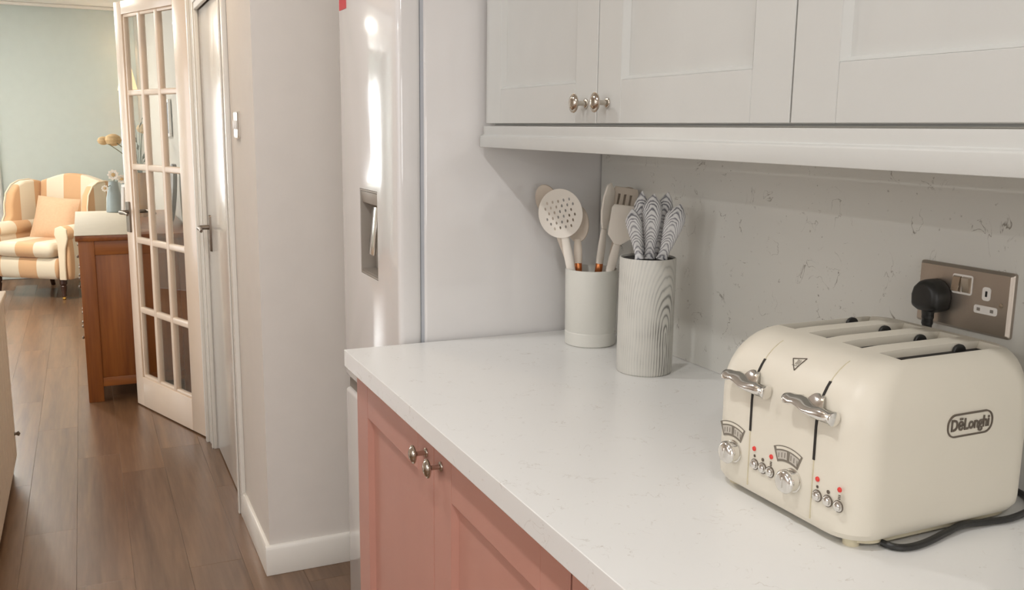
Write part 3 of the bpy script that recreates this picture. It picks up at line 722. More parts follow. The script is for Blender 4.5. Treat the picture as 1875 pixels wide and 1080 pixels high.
for ly in LY:
    front_strip(ly, 0.0032, 0.096, 0.191, 0.0012).build('lever_slot', 'dark_hole', to, smooth=False)
    front_strip(ly, 0.0011, 0.022, 0.096, 0.0010).build('seam', 'toaster_inner', to, smooth=False)
    front_strip(ly, 0.0011, 0.191, 0.213, 0.0008).build('seam', 'toaster_inner', to, smooth=False)
    # chrome lever: fluted bar swept across, saddle reaching back to the slot
    zc = 0.162; xs = prof_front(zc)-0.013
    sec = [(-0.0355, 0.0070, 0.0070, -0.0050, 0.003), (-0.0345, 0.0088, 0.0088, -0.0050, 0.003), (-0.0310, 0.0088, 0.0088, -0.0050, 0.003), (-0.0300, 0.0080, 0.0080, -0.0050, 0.003), (-0.014, 0.0080, 0.0080, -0.0045, 0.002), (-0.005, 0.0095, 0.0066, -0.0040, 0.000), (0.004, 0.0110, 0.0046, -0.0015, -0.002),
           (0.012, 0.0112, 0.0036, 0.0030, -0.003), (0.020, 0.0112, 0.0036, 0.0050, -0.004), (0.028, 0.0112, 0.0044, 0.0030, -0.005), (0.034, 0.0100, 0.0048, 0.0035, -0.006), (0.0385, 0.0060, 0.0032, 0.0050, -0.007), (0.0400, 0.0020, 0.0012, 0.0055, -0.007)]
    b = MB(); rs = []
    for (s_, rx, rz_, dz, dx) in sec:
        tl = 0.45*max(0.0, min(1.0, (s_+0.010)/0.022))
        rs.append([(xs+dx+rx*math.cos(q)*math.cos(tl)-rz_*math.sin(q)*math.sin(tl)*0, ly+s_, zc+dz+rz_*math.sin(q)+rx*math.cos(q)*math.sin(tl)*0.7) for q in [2*PI*i/20 for i in range(20)]])
    b.loft(rs); lv = b.build('lever', 'chrome', to, angle=60)
    sd = MB(); rr = []
    for i in range(7):
        t = i/6; xx = xs+0.002+(0.014)*t; hw = 0.015*(1-t)+0.004*t; zz = zc-0.001+0.015*math.sin(t*PI*0.55)
        rr.append([(xx, ly-hw, zz+0.003*(1-t)), (xx, ly, zz-0.002), (xx, ly+hw, zz+0.004*(1-t)), (xx+0.001, ly+hw, zz-0.003), (xx+0.001, ly, zz-0.006), (xx+0.001, ly-hw, zz-0.004)])
    sd.loft(rr).build('saddle', 'chrome', lv, angle=60)
# dials, windows, buttons, indicator lamps
for dy, wy in ((0.078, 0.080), (-0.036, -0.0285)):
    MB().lathe([(0.0, 0.0), (0.0150, 0.0), (0.0150, 0.0015), (0.0138, 0.002), (0.0135, 0.009), (0.0150, 0.010), (0.0150, 0.014), (0.0125, 0.0175), (0.0100, 0.0185), (0.0, 0.0185)], (x0-0.0002, dy, 0.0585), '-x', 32).build('dial', 'chrome', to, angle=50)
    MB().box(x0-0.0205, x0-0.0183, dy-0.0018, dy+0.0018, 0.0515, 0.0655).build('dial_pointer', 'chrome', to, bevel=0.0006)
    # arched browning window above the dial
    def arc(r, a): return (wy + 0.003 - r*math.sin(a), 0.033 + r*math.cos(a))
    def plate(r0, r1, a0, a1, lift, n=10):
        po = [arc(r1, a0+(a1-a0)*i/n) for i in range(n+1)] + [arc(r0, a1+(a0-a1)*i/n) for i in range(n+1)]
        return MB().loft([[(x0-lift, p[0], p[1]) for p in po], [(x0+0.002, p[0], p[1]) for p in po]])
    wd = plate(0.044, 0.064, -0.44, 0.40, 0.0006).build('browning_window', 'dial_window', to, smooth=False)
    plate(0.047, 0.0575, -0.38, -0.04, 0.0009).build('scale', 'dial_scale', wd, smooth=False)
    plate(0.047, 0.0575, 0.06, 0.34, 0.0009).build('scale', 'dial_scale', wd, smooth=False)
    plate(0.0595, 0.0628, -0.36, 0.36, 0.0009).build('scale', 'toaster_cream', wd, smooth=False)
    tick = MB()
    for k in range(7):
        a_ = -0.34 + 0.68*k/6
        if abs(a_-0.01) < 0.06: continue
        p, q = arc(0.049, a_), arc(0.0555, a_)
        tick.box(x0-0.0012, x0-0.0009, p[0]-0.0003, p[0]+0.0003, p[1], q[1])
    tick.build('scale_mark', 'print_brown', wd, smooth=False)
for by in (0.035, 0.0195, 0.005, -0.079, -0.0962, -0.1135):
    bt = MB().lathe([(0.0, 0), (0.0064, 0), (0.0064, 0.0012), (0.0050, 0.0014), (0.0052, 0.0040), (0.0040, 0.0050), (0.0, 0.0053)], (x0-0.0002, by, 0.0545), '-x', 24).build('button', 'chrome', to, angle=40)
    MB().lathe([(0.0063, 0), (0.0073, 0), (0.0073, 0.0009), (0.0063, 0.0009)], (x0-0.0003, by, 0.0545), '-x', 24).build('button_rim', 'print_brown', bt)
for by in (0.038, 0.0048, -0.0775, -0.1135):
    MB().lathe([(0.0, 0), (0.0032, 0), (0.0030, 0.0012), (0.0018, 0.0020), (0.0, 0.0023)], (x0-0.0003, by, 0.0748), '-x', 16).build('indicator_lamp', 'red_led', to)
for k, by in enumerate((0.0365, 0.0205, 0.005, -0.078, -0.0958, -0.1135)):
    ic = MB(); zc = 0.0655; xx = x0-0.0008
    if k % 3 == 0:      # asterisk
        for a_ in (0, PI/3, 2*PI/3):
            d_ = Vector((0, math.cos(a_), math.sin(a_)))*0.0019; n_ = Vector((0, -math.sin(a_), math.cos(a_)))*0.0004
            c_ = Vector((xx, by, zc)); ic.loft([[tuple(c_-d_-n_), tuple(c_-d_+n_), tuple(c_+d_+n_), tuple(c_+d_-n_)], [tuple(p+Vector((0.001, 0, 0))) for p in (c_-d_-n_, c_-d_+n_, c_+d_+n_, c_+d_-n_)]])
    elif k % 3 == 1:    # ring outline
        ic.lathe([(0.0015, 0), (0.0023, 0), (0.0023, 0.0006), (0.0015, 0.0006)], (x0-0.0002, by, zc), '-x', 12)
    else:               # small bars
        for j in range(3): ic.box(xx, xx+0.001, by-0.0016, by+0.0016, zc-0.0026+j*0.0021, zc-0.0016+j*0.0021)
    ic.build('button_symbol', 'print_brown', to, smooth=False)
# hot-surface triangle on the shoulder, laid along the curve
def on_front(yv, z): return (prof_front(z)-0.0008, yv, z)
def tri(yc, zc, s, lift=0.0008):
    pts = [(yc-0.95*s, zc+0.55*s), (yc+0.95*s, zc+0.20*s), (yc-0.35*s, zc-0.85*s)]
    return pts
tzc = 0.1985
T3 = tri(-0.004, tzc, 0.0105)
edge = MB()
for i in range(3):
    p, q = T3[i], T3[(i+1) % 3]
    edge.tube([on_front(p[0]+(q[0]-p[0])*j/6, p[1]+(q[1]-p[1])*j/6) for j in range(7)], 0.0006, 6)
wt_ = edge.build('warning_triangle', 'print_brown', to)
wv = MB()
for k in (-1, 0, 1):
    wv.tube([on_front(-0.006+k*0.0024+0.0006*math.sin(j*1.6), tzc-0.0028+j*0.0011) for j in range(6)], 0.0003, 5)
wv.tube([on_front(-0.0100, tzc-0.0038), on_front(0.001, tzc-0.0042)], 0.0003, 5)
wv.build('heat_symbol', 'print_brown', wt_)
# oval emblem on the side
ey = y0t-0.0012; ecx, ecz = 0.020, 0.1395; hw, hh = 0.0385, 0.0145
ol = rrect(ecx-hw, ecx+hw, ecz-hh, ecz+hh, hh*0.92, 10); il = rrect(ecx-hw+0.0019, ecx+hw-0.0019, ecz-hh+0.0019, ecz+hh-0.0019, hh*0.92-0.0019, 10)
ob = MB().loft([[(p[0], ey, p[1]) for p in ol], [(p[0], ey, p[1]) for p in il], [(p[0], ey+0.002, p[1]) for p in il], [(p[0], ey+0.002, p[1]) for p in ol]], cap=False, closed=True)
em = ob.build('emblem', 'print_brown', to, smooth=False)
tx = text_mesh('D\u0113Longhi', 0.0178, 0.00045); tx.materials.clear(); tx.materials.append(MATS['print_brown'])
to_ = link('lettering', tx, em, (ecx, ey+0.0004, ecz)); to_.rotation_euler = (PI/2, 0, 0); to_.scale = (0.92, 1.12, 1.0)
for xx, yy in ((x0+0.03, y0t+0.03), (x0+0.03, y1t-0.03), (x1-0.03, y0t+0.03), (x1-0.03, y1t-0.03)):
    MB().lathe([(0.0, 0), (0.0095, 0), (0.0105, 0.012), (0.0, 0.012)], (xx, yy, 0), 'z', 18).build('foot', 'toaster_inner', to)
bp_ = ring_at(0.0055, 0.022, 0.022, 0.010, 0.03)
MB().loft([bp_, [(p[0], p[1], 0.0125) for p in bp_]]).build('base_plate', 'toaster_inner', to)
pts = []
raw = [(-0.098, -0.128, 0.0055), (-0.092, -0.142, 0.005), (-0.075, -0.149, 0.005), (-0.045, -0.147, 0.005), (-0.005, -0.139, 0.006), (0.03, -0.134, 0.008), (0.07, -0.136, 0.0055), (0.11, -0.140, 0.0055), (0.16, -0.128, 0.0052), (0.195, -0.09, 0.0052), (0.200, -0.02, 0.0052), (0.197, 0.03, 0.0052), (0.196, 0.06, 0.0052)]
def smooth_path(raw, n=6):
    P = [Vector(p) for p in raw]; out = []
    for i in range(len(P)-1):
        p0, p1, p2, p3 = P[max(i-1, 0)], P[i], P[i+1], P[min(i+2, len(P)-1)]
        for j in range(n):
            t = j/n; out.append(0.5*((2*p1)+(p2-p0)*t+(2*p0-5*p1+4*p2-p3)*t*t+(3*p1-p0-3*p2+p3)*t**3))
    out.append(P[-1]); return [tuple(p) for p in out]
MB().tube(smooth_path(raw), 0.0042, 10).build('power_cord', 'black_rubber', to)

# ------------------------------------------------------------------ socket and plug
SXp = XW-0.012
so = empty('wall_socket', (SXp, 0.911, 1.17)); tag(so, 'brushed steel double power socket on the splashback', 'socket')
HWs, HHs = 0.078, 0.0455
so_p = rrect(-HWs, HWs, -HHs, HHs, 0.004, 4); ip = rrect(-HWs+0.004, HWs-0.004, -HHs+0.004, HHs-0.004, 0.002, 4)
b = MB().loft([[(0, p[0], p[1]) for p in so_p], [(-0.005, p[0], p[1]) for p in so_p], [(-0.0095, p[0], p[1]) for p in ip]]); b.build('plate', 'brushed_steel', so, smooth=False)
F = -0.0095
def yy(v): return -v     # image right is -Y
def rr_part(name, mat, y0_, y1_, z0_, z1_, r, d, parent=so, base=F, **k):
    po = rrect(y0_, y1_, z0_, z1_, r, 4)
    return MB().loft([[(base+0.001, p[0], p[1]) for p in po], [(base-d, p[0], p[1]) for p in po]]).build(name, mat, parent, **k)
sw = rr_part('switch_surround', 'white_plastic', -0.0165, 0.0165, 0.006, 0.034, 0.003, 0.0012)
for (a_, c_, tip) in ((0.0012, 0.0150, 0.0018), (-0.0150, -0.0012, -0.0018)):
    rk = MB().loft([[(F-0.0010, a_, 0.0085), (F-0.0010, c_, 0.0085), (F-0.0010, c_, 0.0315), (F-0.0010, a_, 0.0315)],
                    [(F-0.0055-tip, a_+0.001, 0.0100), (F-0.0055-tip, c_-0.001, 0.0100), (F-0.0055+tip, c_-0.001, 0.0300), (F-0.0055+tip, a_+0.001, 0.0300)]])
    rk.build('rocker', 'bevel_steel', sw, smooth=False)
ei = rr_part('pin_insert', 'white_plastic', -0.0465, -0.0335, 0.003, 0.022, 0.004, 0.0010)
rr_part('pin_hole', 'dark_hole', -0.0417, -0.0383, 0.0085, 0.0165, 0.0008, 0.0002, ei, F-0.0010)
li_ = rr_part('pin_insert', 'white_plastic', -0.0590, -0.0225, -0.0160, -0.0045, 0.003, 0.0010)
for c_ in (-0.0300, -0.0510): rr_part('pin_hole', 'grey_recess', c_-0.0026, c_+0.0026, -0.0125, -0.0080, 0.0005, 0.0002, li_, F-0.0010)
MB().lathe([(0, 0), (0.0032, 0), (0.0030, 0.0008), (0, 0.0010)], (F, -0.0640, 0.0), '-x', 16).build('screw', 'bevel_steel', so)
PLY, PLZ = 0.952, 1.168
pg = empty('power_plug', (SXp-0.0098, PLY, PLZ)); tag(pg, 'black three-pin plug pushed into the wall socket', 'plug')
outl = [(0.024, -0.018), (0.0255, 0.000), (0.022, 0.012), (0.012, 0.022), (0.0, 0.0245), (-0.012, 0.022), (-0.022, 0.012), (-0.0255, 0.000), (-0.024, -0.018), (-0.012, -0.0235), (0.012, -0.0235)]
pm_ = MB().loft([[(0, p[0], p[1]) for p in outl], [(-0.016, p[0], p[1]) for p in outl], [(-0.026, p[0]*0.93, p[1]*0.93) for p in outl], [(-0.031, p[0]*0.70, p[1]*0.70) for p in outl]])
pm_.build('plug_body', 'black_rubber', pg, bevel=0.0025, angle=45)
sr = MB().tube([(-0.016, 0, -0.018), (-0.016, -0.0005, -0.034), (-0.016, -0.0005, -0.056)], [0.0095, 0.0078, 0.0062], 12)
for k in range(3): sr.lathe([(0.0060, 0), (0.0086-0.0006*k, 0.001), (0.0086-0.0006*k, 0.005), (0.0060, 0.006)], (-0.016, -0.0005, -0.034-k*0.009), 'z', 12)
sr.build('strain_relief', 'black_rubber', pg)
MB().tube(smooth_path([(-0.016, -0.0005, -0.054), (-0.015, 0.0, -0.09), (-0.012, 0.002, -0.15), (-0.010, 0.004, -0.20), (-0.010, 0.008, -0.236), (-0.008, 0.02, -0.2425)]), 0.0042, 10).build('cable', 'black_rubber', pg)

# ------------------------------------------------------------------ light switch in the hall
ls = empty('light_switch', (PX, 3.105, 1.402)); tag(ls, 'small chrome-edged light switch on the hall wall', 'light switch')
po = rrect(-0.043, 0.043, -0.043, 0.043, 0.006, 4)
MB().loft([[(0, p[0], p[1]) for p in po], [(-0.006, p[0], p[1]) for p in po], [(-0.009, p[0]*0.92, p[1]*0.92) for p in po]]).build('plate', 'chrome', ls, smooth=False)
for k in (-1, 1): MB().box(-0.0135, -0.0085, k*0.017-0.008, k*0.017+0.008, -0.014, 0.014).build('rocker', 'white_plastic', ls, bevel=0.001)

# ------------------------------------------------------------------ cream cabinet on the left of the hall
lc = empty('hall_cabinet', (-0.602, 3.465, 0)); tag(lc, 'low cream cabinet with grooved side at the hall doorway', 'cabinet')
MB().box(-0.28, 0.272, -0.62, 0.640, 0.06, 0.722).build('carcass', 'cream_ribbed', lc, bevel=0.003)
MB().box(-0.30, 0.292, -0.64, 0.655, 0.722, 0.745).build('top', 'cream_ribbed', lc, bevel=0.004)
for k in range(12):
    yb = -0.62+k*0.105
    MB().box(0.2723, 0.282, yb+0.001, yb+0.104, 0.065, 0.718).build('board', 'cream_ribbed', lc, bevel=0.003, seg=1)
for a_ in (-0.58, 0.60):
    for c_ in (-0.25, 0.24): MB().box(c_-0.02, c_+0.025, a_-0.025, a_+0.03, 0.0, 0.06).build('foot', 'cream_ribbed', lc, bevel=0.003)
MB().lathe([(0, 0), (0.008, 0), (0.005, 0.006), (0.011, 0.016), (0, 0.022)], (0.282, 0.60, 0.17), 'x', 14).build('knob', 'dark_bronze', lc)

# ------------------------------------------------------------------ sideboard
sbx0, sbx1, sby0, sby1 = -0.048, 0.492, 5.02, 6.42
scx, scy = 0.22, 5.72
sb = empty('sideboard', (scx, scy, 0)); tag(sb, 'tall oak sideboard with dark knobs behind the open door', 'sideboard')
X0s, X1s, Y0s, Y1s = sbx0-scx, sbx1-scx, sby0-scy, sby1-scy
HT = 0.855
def part(name, mat, *bx, bevel=0.002, parent=sb): return MB().box(*bx).build(name, mat, parent, bevel=bevel)
lw = 0.072
for xx in (X0s, X1s-lw):
    for yv in (Y0s, Y1s-lw): part('leg', 'oak_case', xx, xx+lw, yv, yv+lw, 0.0, HT-0.028)
part('top', 'oak_case_y', X0s-0.012, X1s, Y0s-0.012, Y1s+0.012, HT-0.028, HT, bevel=0.004)
for yv in (Y0s+0.010, Y1s-0.028):
    part('side_panel', 'oak_case', X0s+lw, X1s-lw, yv, yv+0.018, 0.125, HT-0.10)
    part('side_rail', 'oak_case_x', X0s+lw, X1s-lw, yv-0.006, yv+0.020, HT-0.100, HT-0.028)
    part('side_rail', 'oak_case_x', X0s+lw, X1s-lw, yv-0.006, yv+0.020, 0.078, 0.125)
part('back_panel', 'oak_case', X1s-0.02, X1s-0.005, Y0s+lw, Y1s-lw, 0.08, HT-0.03)
part('bottom', 'oak_case_y', X0s+0.03, X1s-0.03, Y0s+0.04, Y1s-0.04, 0.078, 0.095)
part('front_rail', 'oak_case_y', X0s+0.006, X0s+0.028, Y0s+lw, Y1s-lw, HT-0.06, HT-0.028)
part('front_rail', 'oak_case_y', X0s+0.006, X0s+0.028, Y0s+lw, Y1s-lw, 0.078, 0.115)
nx = 3; span = (Y1s-lw)-(Y0s+lw)
for k in range(nx):
    a_ = Y0s+lw+span*k/nx+0.003; c_ = Y0s+lw+span*(k+1)/nx-0.003
    dr = part('drawer', 'oak_case_y', X0s+0.004, X0s+0.026, a_, c_, 0.660, 0.792)
    MB().lathe([(0, 0), (0.007, 0), (0.004, 0.005), (0.009, 0.011), (0.006, 0.016), (0, 0.017)], (X0s+0.004, (a_+c_)/2-0.1 if k == 0 else (a_+c_)/2, 0.73), '-x', 14).build('knob', 'dark_bronze', dr)
    for j, (zb, zt_) in enumerate(((0.395, 0.654), (0.118, 0.389))):
        dr = part('drawer', 'oak_case_y', X0s+0.004, X0s+0.026, a_, c_, zb, zt_)
        for yo in ((a_+0.06), (c_-0.06)):
            MB().lathe([(0, 0), (0.007, 0), (0.004, 0.005), (0.009, 0.011), (0.006, 0.016), (0, 0.017)], (X0s+0.004, yo, zt_-0.075), '-x', 14).build('knob', 'dark_bronze', dr)
# thin pale sheet over the front part of the top
rn = MB().box(-0.064, 0.235, 5.008, 6.40, HT+0.0004, HT+0.0034).build('pale_top_sheet', 'pale_sheet_mat', bevel=0.001)
tag(rn, 'thin pale sheet lying on the oak sideboard', 'cloth')

# things on the sideboard
def vase(loc, prof, mat, name, label, cat='vase'):
    e = empty(name, loc); tag(e, label, cat); MB().lathe(prof, (0, 0, 0), 'z', 24).build('vase_body', mat, e); return e
v1 = vase((0.163, 6.30, HT+0.0036), [(0, 0), (0.046, 0), (0.050, 0.004), (0.044, 0.09), (0.030, 0.165), (0.028, 0.190), (0.025, 0.190), (0.026, 0.165), (0.0, 0.16)], 'vase_teal', 'flower_vase', 'grey-blue tapered vase of white flowers on the sideboard')
def flower(parent, base, head, r, petal, core, n=9):
    b, h = Vector(base), Vector(head)
    st = MB().tube([tuple(b), tuple(b.lerp(h, 0.5)+Vector((0.008, 0, 0.01))), tuple(h)], 0.002, 6).build('stem', 'stem_green', parent)
    d_ = Vector((-0.15, -1, 0.12)).normalized(); sx = d_.cross(Vector((0, 0, 1))).normalized(); sy_ = sx.cross(d_)
    pt = MB()
    for k in range(n):
        a_ = 2*PI*k/n; dr_ = sx*math.cos(a_)+sy_*math.sin(a_); tn = d_.cross(dr_)
        ring = [h+dr_*(0.25*r), h+dr_*(0.7*r)+tn*(0.28*r)+d_*0.004, h+dr_*r+d_*0.001, h+dr_*(0.7*r)-tn*(0.28*r)+d_*0.004]
        pt.loft([[tuple(p) for p in ring], [tuple(p-d_*0.002) for p in ring]])
    pt.build('petals', petal, st)
    MB().lathe([(0.0, -0.006), (0.3*r, -0.004), (0.34*r, 0.002), (0.2*r, 0.006), (0.0, 0.007)], tuple(h+d_*0.003), 'y', 12).build('flower_centre', core, st)
flower(v1, (0, 0, 0.17), (0.002, -0.03, 0.232), 0.036, 'petal_white', 'petal_tan')
flower(v1, (0.01, 0, 0.17), (-0.050, -0.04, 0.150), 0.022, 'petal_white', 'petal_tan')
flower(v1, (0, 0.01, 0.17), (0.05, -0.02, 0.205), 0.030, 'petal_white', 'petal_tan')
v2 = vase((0.31, 6.02, HT), [(0, 0), (0.045, 0), (0.060, 0.05), (0.052, 0.14), (0.030, 0.22), (0.034, 0.26), (0.030, 0.26), (0.026, 0.22), (0.0, 0.2)], 'amber_glass', 'amber_vase', 'amber glass vase of dried flowers seen through the glazed door')
def pom(parent, base, mid, head, r):
    st = MB().tube(smooth_path([base, mid, head], 5), 0.0025, 6).build('stem', 'stem_green', parent)
    pr = [(r*math.sin(PI*i/10)*(1.0+0.08*(i % 2)), -r*0.8*math.cos(PI*i/10)) for i in range(11)]
    pr[0] = (0.0005, pr[0][1]); pr[-1] = (0.0005, pr[-1][1])
    MB().lathe(pr, head, 'z', 14).build('dried_head', 'petal_tan', st)
pom(v2, (0, 0, 0.2), (-0.06, 0.02, 0.34), (-0.19, 0.20, 0.445), 0.032)
pom(v2, (0.005, 0, 0.2), (-0.04, 0.02, 0.35), (-0.135, 0.18, 0.45), 0.046)
pom(v2, (0, 0.005, 0.2), (0.01, 0.02, 0.40), (0.03, 0.03, 0.52), 0.036)
lv_ = MB()
for k in range(14):
    a_ = random.uniform(0, 2*PI); h_ = random.uniform(0.30, 0.62); rr_ = random.uniform(0.01, 0.06)
    p = Vector((rr_*math.cos(a_), rr_*math.sin(a_), h_)); d_ = Vector((math.cos(a_), math.sin(a_), 0.9)).normalized(); s_ = d_.orthogonal().normalized()
    q = [p, p+d_*0.03+s_*0.012, p+d_*0.06, p+d_*0.03-s_*0.012]; lv_.loft([[tuple(x) for x in q], [tuple(x+Vector((0.001, 0.001, 0))) for x in q]])
    lv_.tube([(0, 0, 0.2), tuple(p)], 0.0012, 5)
lv_.build('foliage', 'leaf_dark', v2)
def photo_frame(loc, rz_, w, h, tilt, fm, pmn, name, label, cat, bw=0.018, group=None):
    e = empty(name, loc, rz_); tag(e, label, cat)
    e.rotation_euler = (tilt, 0, rz_)
    for bx in ((-w/2, w/2, 0, bw), (-w/2, w/2, h-bw, h)): MB().box(bx[0], bx[1], -0.010, 0.006, bx[2], bx[3]).build('frame', fm, e, bevel=0.002)
    for bx in ((-w/2, -w/2+bw), (w/2-bw, w/2)): MB().box(bx[0], bx[1], -0.010, 0.006, bw, h-bw).build('frame', fm, e, bevel=0.002)
    MB().box(-w/2+bw, w/2-bw, -0.004, 0.004, bw, h-bw).build('picture', pmn, e); return e
photo_frame((0.255, 6.15, HT+0.001), -0.5, 0.13, 0.18, -0.12, 'frame_white', 'frame_white', 'photo_frame', 'white photo frame standing on the sideboard', 'photo frame')
photo_frame((0.488, 6.20, 1.33), -PI/2, 0.52, 0.22, 0.0, 'frame_white', 'navy_print', 'wall_picture', 'navy blue picture on the wall above the sideboard', 'picture')
# round mirror leaning on the wall
mr = empty('round_mirror', (0.440, 5.55, HT+0.001)); tag(mr, 'round dark-rimmed mirror leaning on the wall above the sideboard', 'mirror')
mr.rotation_euler = (0, 0.10, 0)
MB().lathe([(0.150, 0), (0.163, 0.0), (0.163, 0.022), (0.150, 0.022)], (0, 0, 0.166), '-x', 40).build('rim', 'frame_dark', mr)
MB().lathe([(0, 0.004), (0.151, 0.004), (0.151, 0.012), (0, 0.012)], (0, 0, 0.166), '-x', 40).build('mirror_glass', 'mirror_silver', mr)
# floor lamp in the corner
fl_ = empty('floor_lamp', (0.408, 9.22, 0)); tag(fl_, 'lit floor lamp with pale cone shade in the corner', 'lamp')
MB().lathe([(0, 0), (0.085, 0), (0.085, 0.012), (0.02, 0.025), (0, 0.025)], (0, 0, 0), 'z', 28).build('base', 'dark_bronze', fl_)
MB().tube([(0, 0, 0.02), (0, 0, 1.74)], 0.011, 12).build('pole', 'dark_bronze', fl_)
MB().loft([[(r_*math.cos(2*PI*i/28), r_*math.sin(2*PI*i/28), z_) for i in range(28)] for r_, z_ in ((0.085, 1.70), (0.030, 1.95), (0.028, 1.95), (0.083, 1.70))], cap=False, closed=True).build('shade', 'lamp_shade', fl_)
MB().lathe([(0, 1.74), (0.015, 1.745), (0.025, 1.79), (0.016, 1.82), (0, 1.83)], (0, 0, 0), 'z', 14).build('bulb', 'lamp_shade', fl_)
lpt = bpy.data.lights.new('floor_lamp_glow', 'POINT'); lpt.energy = 5; lpt.color = WARM; lpt.shadow_soft_size = 0.05
lo = bpy.data.objects.new('floor_lamp_glow', lpt); COL.objects.link(lo); lo.location = (0, 0, 1.90); lo.parent = fl_

# ------------------------------------------------------------------ wing armchair (local: faces -Y)
ac = empty('wing_armchair', (-0.262, 8.61, 0), math.radians(-36)); tag(ac, 'wing armchair in peach and cream stripes with turned legs', 'armchair')
def pillow(b, x0, x1, y0, y1, z0, z1, r=0.04, crown=0.0, n=5):
    rings = []
    for i in range(n*2+1):
        t = i/(n*2); a_ = -PI/2+PI*t
        z = (z0+z1)/2 + (z1-z0)/2*math.sin(a_); ins = r*(1-math.cos(a_))
        rings.append([(p[0], p[1], z + (crown if z > (z0+z1)/2 else 0)*0.0) for p in rrect(x0+ins, x1-ins, y0+ins, y1-ins, max(0.01, r*0.9), 4)])
    return b.loft(rings)
# seat base and cushion
pillow(MB(), -0.29, 0.29, -0.36, 0.30, 0.165, 0.335, 0.03).build('seat_base', 'chair_stripe', ac, angle=60)
pillow(MB(), -0.262, 0.262, -0.385, 0.20, 0.338, 0.462, 0.045).build('seat_cushion', 'chair_stripe', ac, angle=60)
# camel back
bk = MB(); ringsf = []
top = lambda x: 0.915 + 0.07*max(0.0, math.cos(x/0.31*PI/2))**1.3
xs_ = [-0.30+0.60*i/16 for i in range(17)]
fr_ = [(x, top(x)) for x in xs_]; ol_ = [(-0.30, 0.30)] + fr_ + [(0.30, 0.30)]
a = [(p[0], 0.20+0.10*(p[1]-0.3), p[1]) for p in ol_]; b_ = [(p[0]*1.02, 0.31+0.12*(p[1]-0.3), p[1]-0.012) for p in ol_]
bk.loft([a, b_]).build('back', 'chair_stripe', ac, bevel=0.022, seg=4, angle=60)
for s in (-1, 1):
    # wing: curved plate forward of the back, top rounded
    def wpt(y, z, o): return (s*(0.300+o+0.07*max(0, (0.20-y))), y, z)
    wo = [(0.30, 0.42), (0.30, 0.91), (0.22, 0.925), (0.10, 0.92), (0.02, 0.89), (-0.045, 0.82), (-0.07, 0.73), (-0.075, 0.64), (-0.11, 0.585), (-0.11, 0.42)]
    wa = [wpt(p[0], p[1], 0.0) for p in wo]; wb = [wpt(p[0], p[1], 0.075) for p in wo]
    MB().loft([wa, wb]).build('wing', 'chair_stripe_wing', ac, bevel=0.022, seg=4, angle=60)
    MB().tube([wpt(p[0]-0.004, p[1]+0.002, 0.07) for p in wo[1:-1]], 0.006, 8).build('piping', 'piping_cream', ac)
    # arm: outer panel + scrolled top roll + front facing
    pillow(MB(), min(s*0.278, s*0.385), max(s*0.278, s*0.385), -0.33, 0.28, 0.165, 0.52, 0.02).build('arm', 'chair_stripe_arm', ac, angle=60)
    MB().lathe([(0.0, -0.345), (0.045, -0.345), (0.062, -0.330), (0.064, -0.1), (0.060, 0.20), (0.0, 0.21)], (s*0.335, 0, 0.535), 'y', 24).build('arm_roll', 'chair_stripe_arm', ac, angle=60)
    fc = [(0.030, 0.165), (0.088, 0.165), (0.090, 0.30), (0.100, 0.42), (0.125, 0.50), (0.118, 0.575), (0.070, 0.600), (0.018, 0.580), (0.008, 0.530), (0.030, 0.46), (0.034, 0.30)]
    if s > 0: pa = [(0.27+p[0]-0.005, p[1]) for p in fc]
    else: pa = [(-0.27-p[0]+0.005, p[1]) for p in fc]
    MB().loft([[(p[0], -0.352, p[1]) for p in pa], [(p[0], -0.335, p[1]) for p in pa]]).build('arm_facing', 'piping_cream', ac, bevel=0.006, seg=3)
    MB().lathe([(0.0, 0.0), (0.010, 0.0), (0.016, 0.010), (0.010, 0.022), (0.012, 0.026)], (s*0.30, -0.315, 0), 'z', 16).build('castor', 'brass', ac)
    MB().lathe([(0.012, 0.026), (0.018, 0.030), (0.017, 0.050), (0.026, 0.110), (0.020, 0.118), (0.029, 0.130), (0.029, 0.17), (0.0, 0.17)], (s*0.30, -0.315, 0), 'z', 18).build('leg', 'dark_leg', ac)
    MB().tube([(s*0.27, 0.30, 0.0), (s*0.265, 0.27, 0.09), (s*0.26, 0.25, 0.17)], [0.018, 0.02, 0.026], 10).build('leg', 'dark_leg', ac)
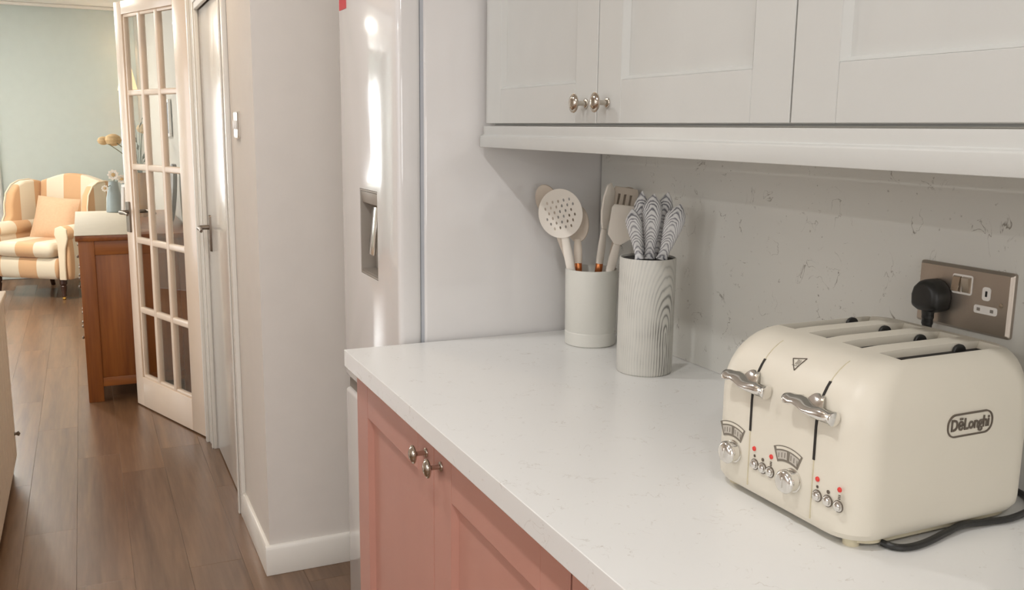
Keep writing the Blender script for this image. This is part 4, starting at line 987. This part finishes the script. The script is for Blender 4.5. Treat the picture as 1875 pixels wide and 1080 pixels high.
# scatter cushion leaning in the chair: a thing of its own
cs = MB(); cr = []
for i in range(9):
    t = i/8; th = 0.065*math.sin(PI*t)
    cr.append(t)
nn = 12; vs = []; fs = []
for side in (1, -1):
    for i in range(nn+1):
        for j in range(nn+1):
            u_, v_ = -1+2*i/nn, -1+2*j/nn
            th = 0.065*((1-u_*u_)*(1-v_*v_))**0.45
            pinch = 1-0.06*(u_*u_*(1-v_*v_)*0+ (1-abs(u_))*abs(v_)*0.6 + (1-abs(v_))*abs(u_)*0.6)
            vs.append((0.190*u_*pinch, -side*th, 0.180+0.180*v_*pinch))
    k0 = 0 if side == 1 else (nn+1)**2
    for i in range(nn):
        for j in range(nn):
            q = [k0+i*(nn+1)+j, k0+(i+1)*(nn+1)+j, k0+(i+1)*(nn+1)+j+1, k0+i*(nn+1)+j+1]
            fs.append(tuple(q if side == 1 else q[::-1]))
cme = MB().add(vs, fs)
cu_o = cme.build('scatter_cushion', 'cushion_fabric', angle=75)
cu_o.location = (-0.285, 8.60, 0.45); cu_o.rotation_euler = (math.radians(-20), math.radians(4), math.radians(-32))
tag(cu_o, 'square peach cushion leaning in the striped armchair', 'cushion')

# ------------------------------------------------------------------ curtains and blind
def curtain(x0_, x1_, y, label):
    b = MB(); n = 48; a = []; c = []
    for i in range(n+1):
        t = i/n; x = x0_+(x1_-x0_)*t; yy_ = y+0.018*math.sin(t*(x1_-x0_)*90)
        a.append((x, yy_)); c.append((x, yy_+0.003))
    poly = a + c[::-1]
    b.loft([[(p[0], p[1], 0.10) for p in poly], [(p[0], p[1], 2.20) for p in poly]])
    return tag(b.build('curtain', 'curtain_cloth', angle=70), label, 'curtain', 'white curtains')
curtain(-1.36, -0.665, 9.385, 'white curtain beside the striped armchair')
curtain(-2.05, -1.62, 9.385, 'white curtain on the far side of the narrow window')
bl = empty('window_blind', (-1.49, 9.438, 0)); tag(bl, 'white slatted blind hanging in the narrow window', 'blind')
sm = MB().box(-0.17, 0.17, -0.0008, 0.0008, -0.014, 0.014).mesh('slat'); sm.materials.append(MATS['blind_slat'])
for k in range(22):
    o = link('slat', sm, bl, (0, 0, 0.83+k*0.036)); o.rotation_euler = (math.radians(38), 0, 0)
MB().box(-0.17, 0.17, -0.012, 0.012, 1.62, 1.64).build('bottom_rail', 'blind_slat', bl)
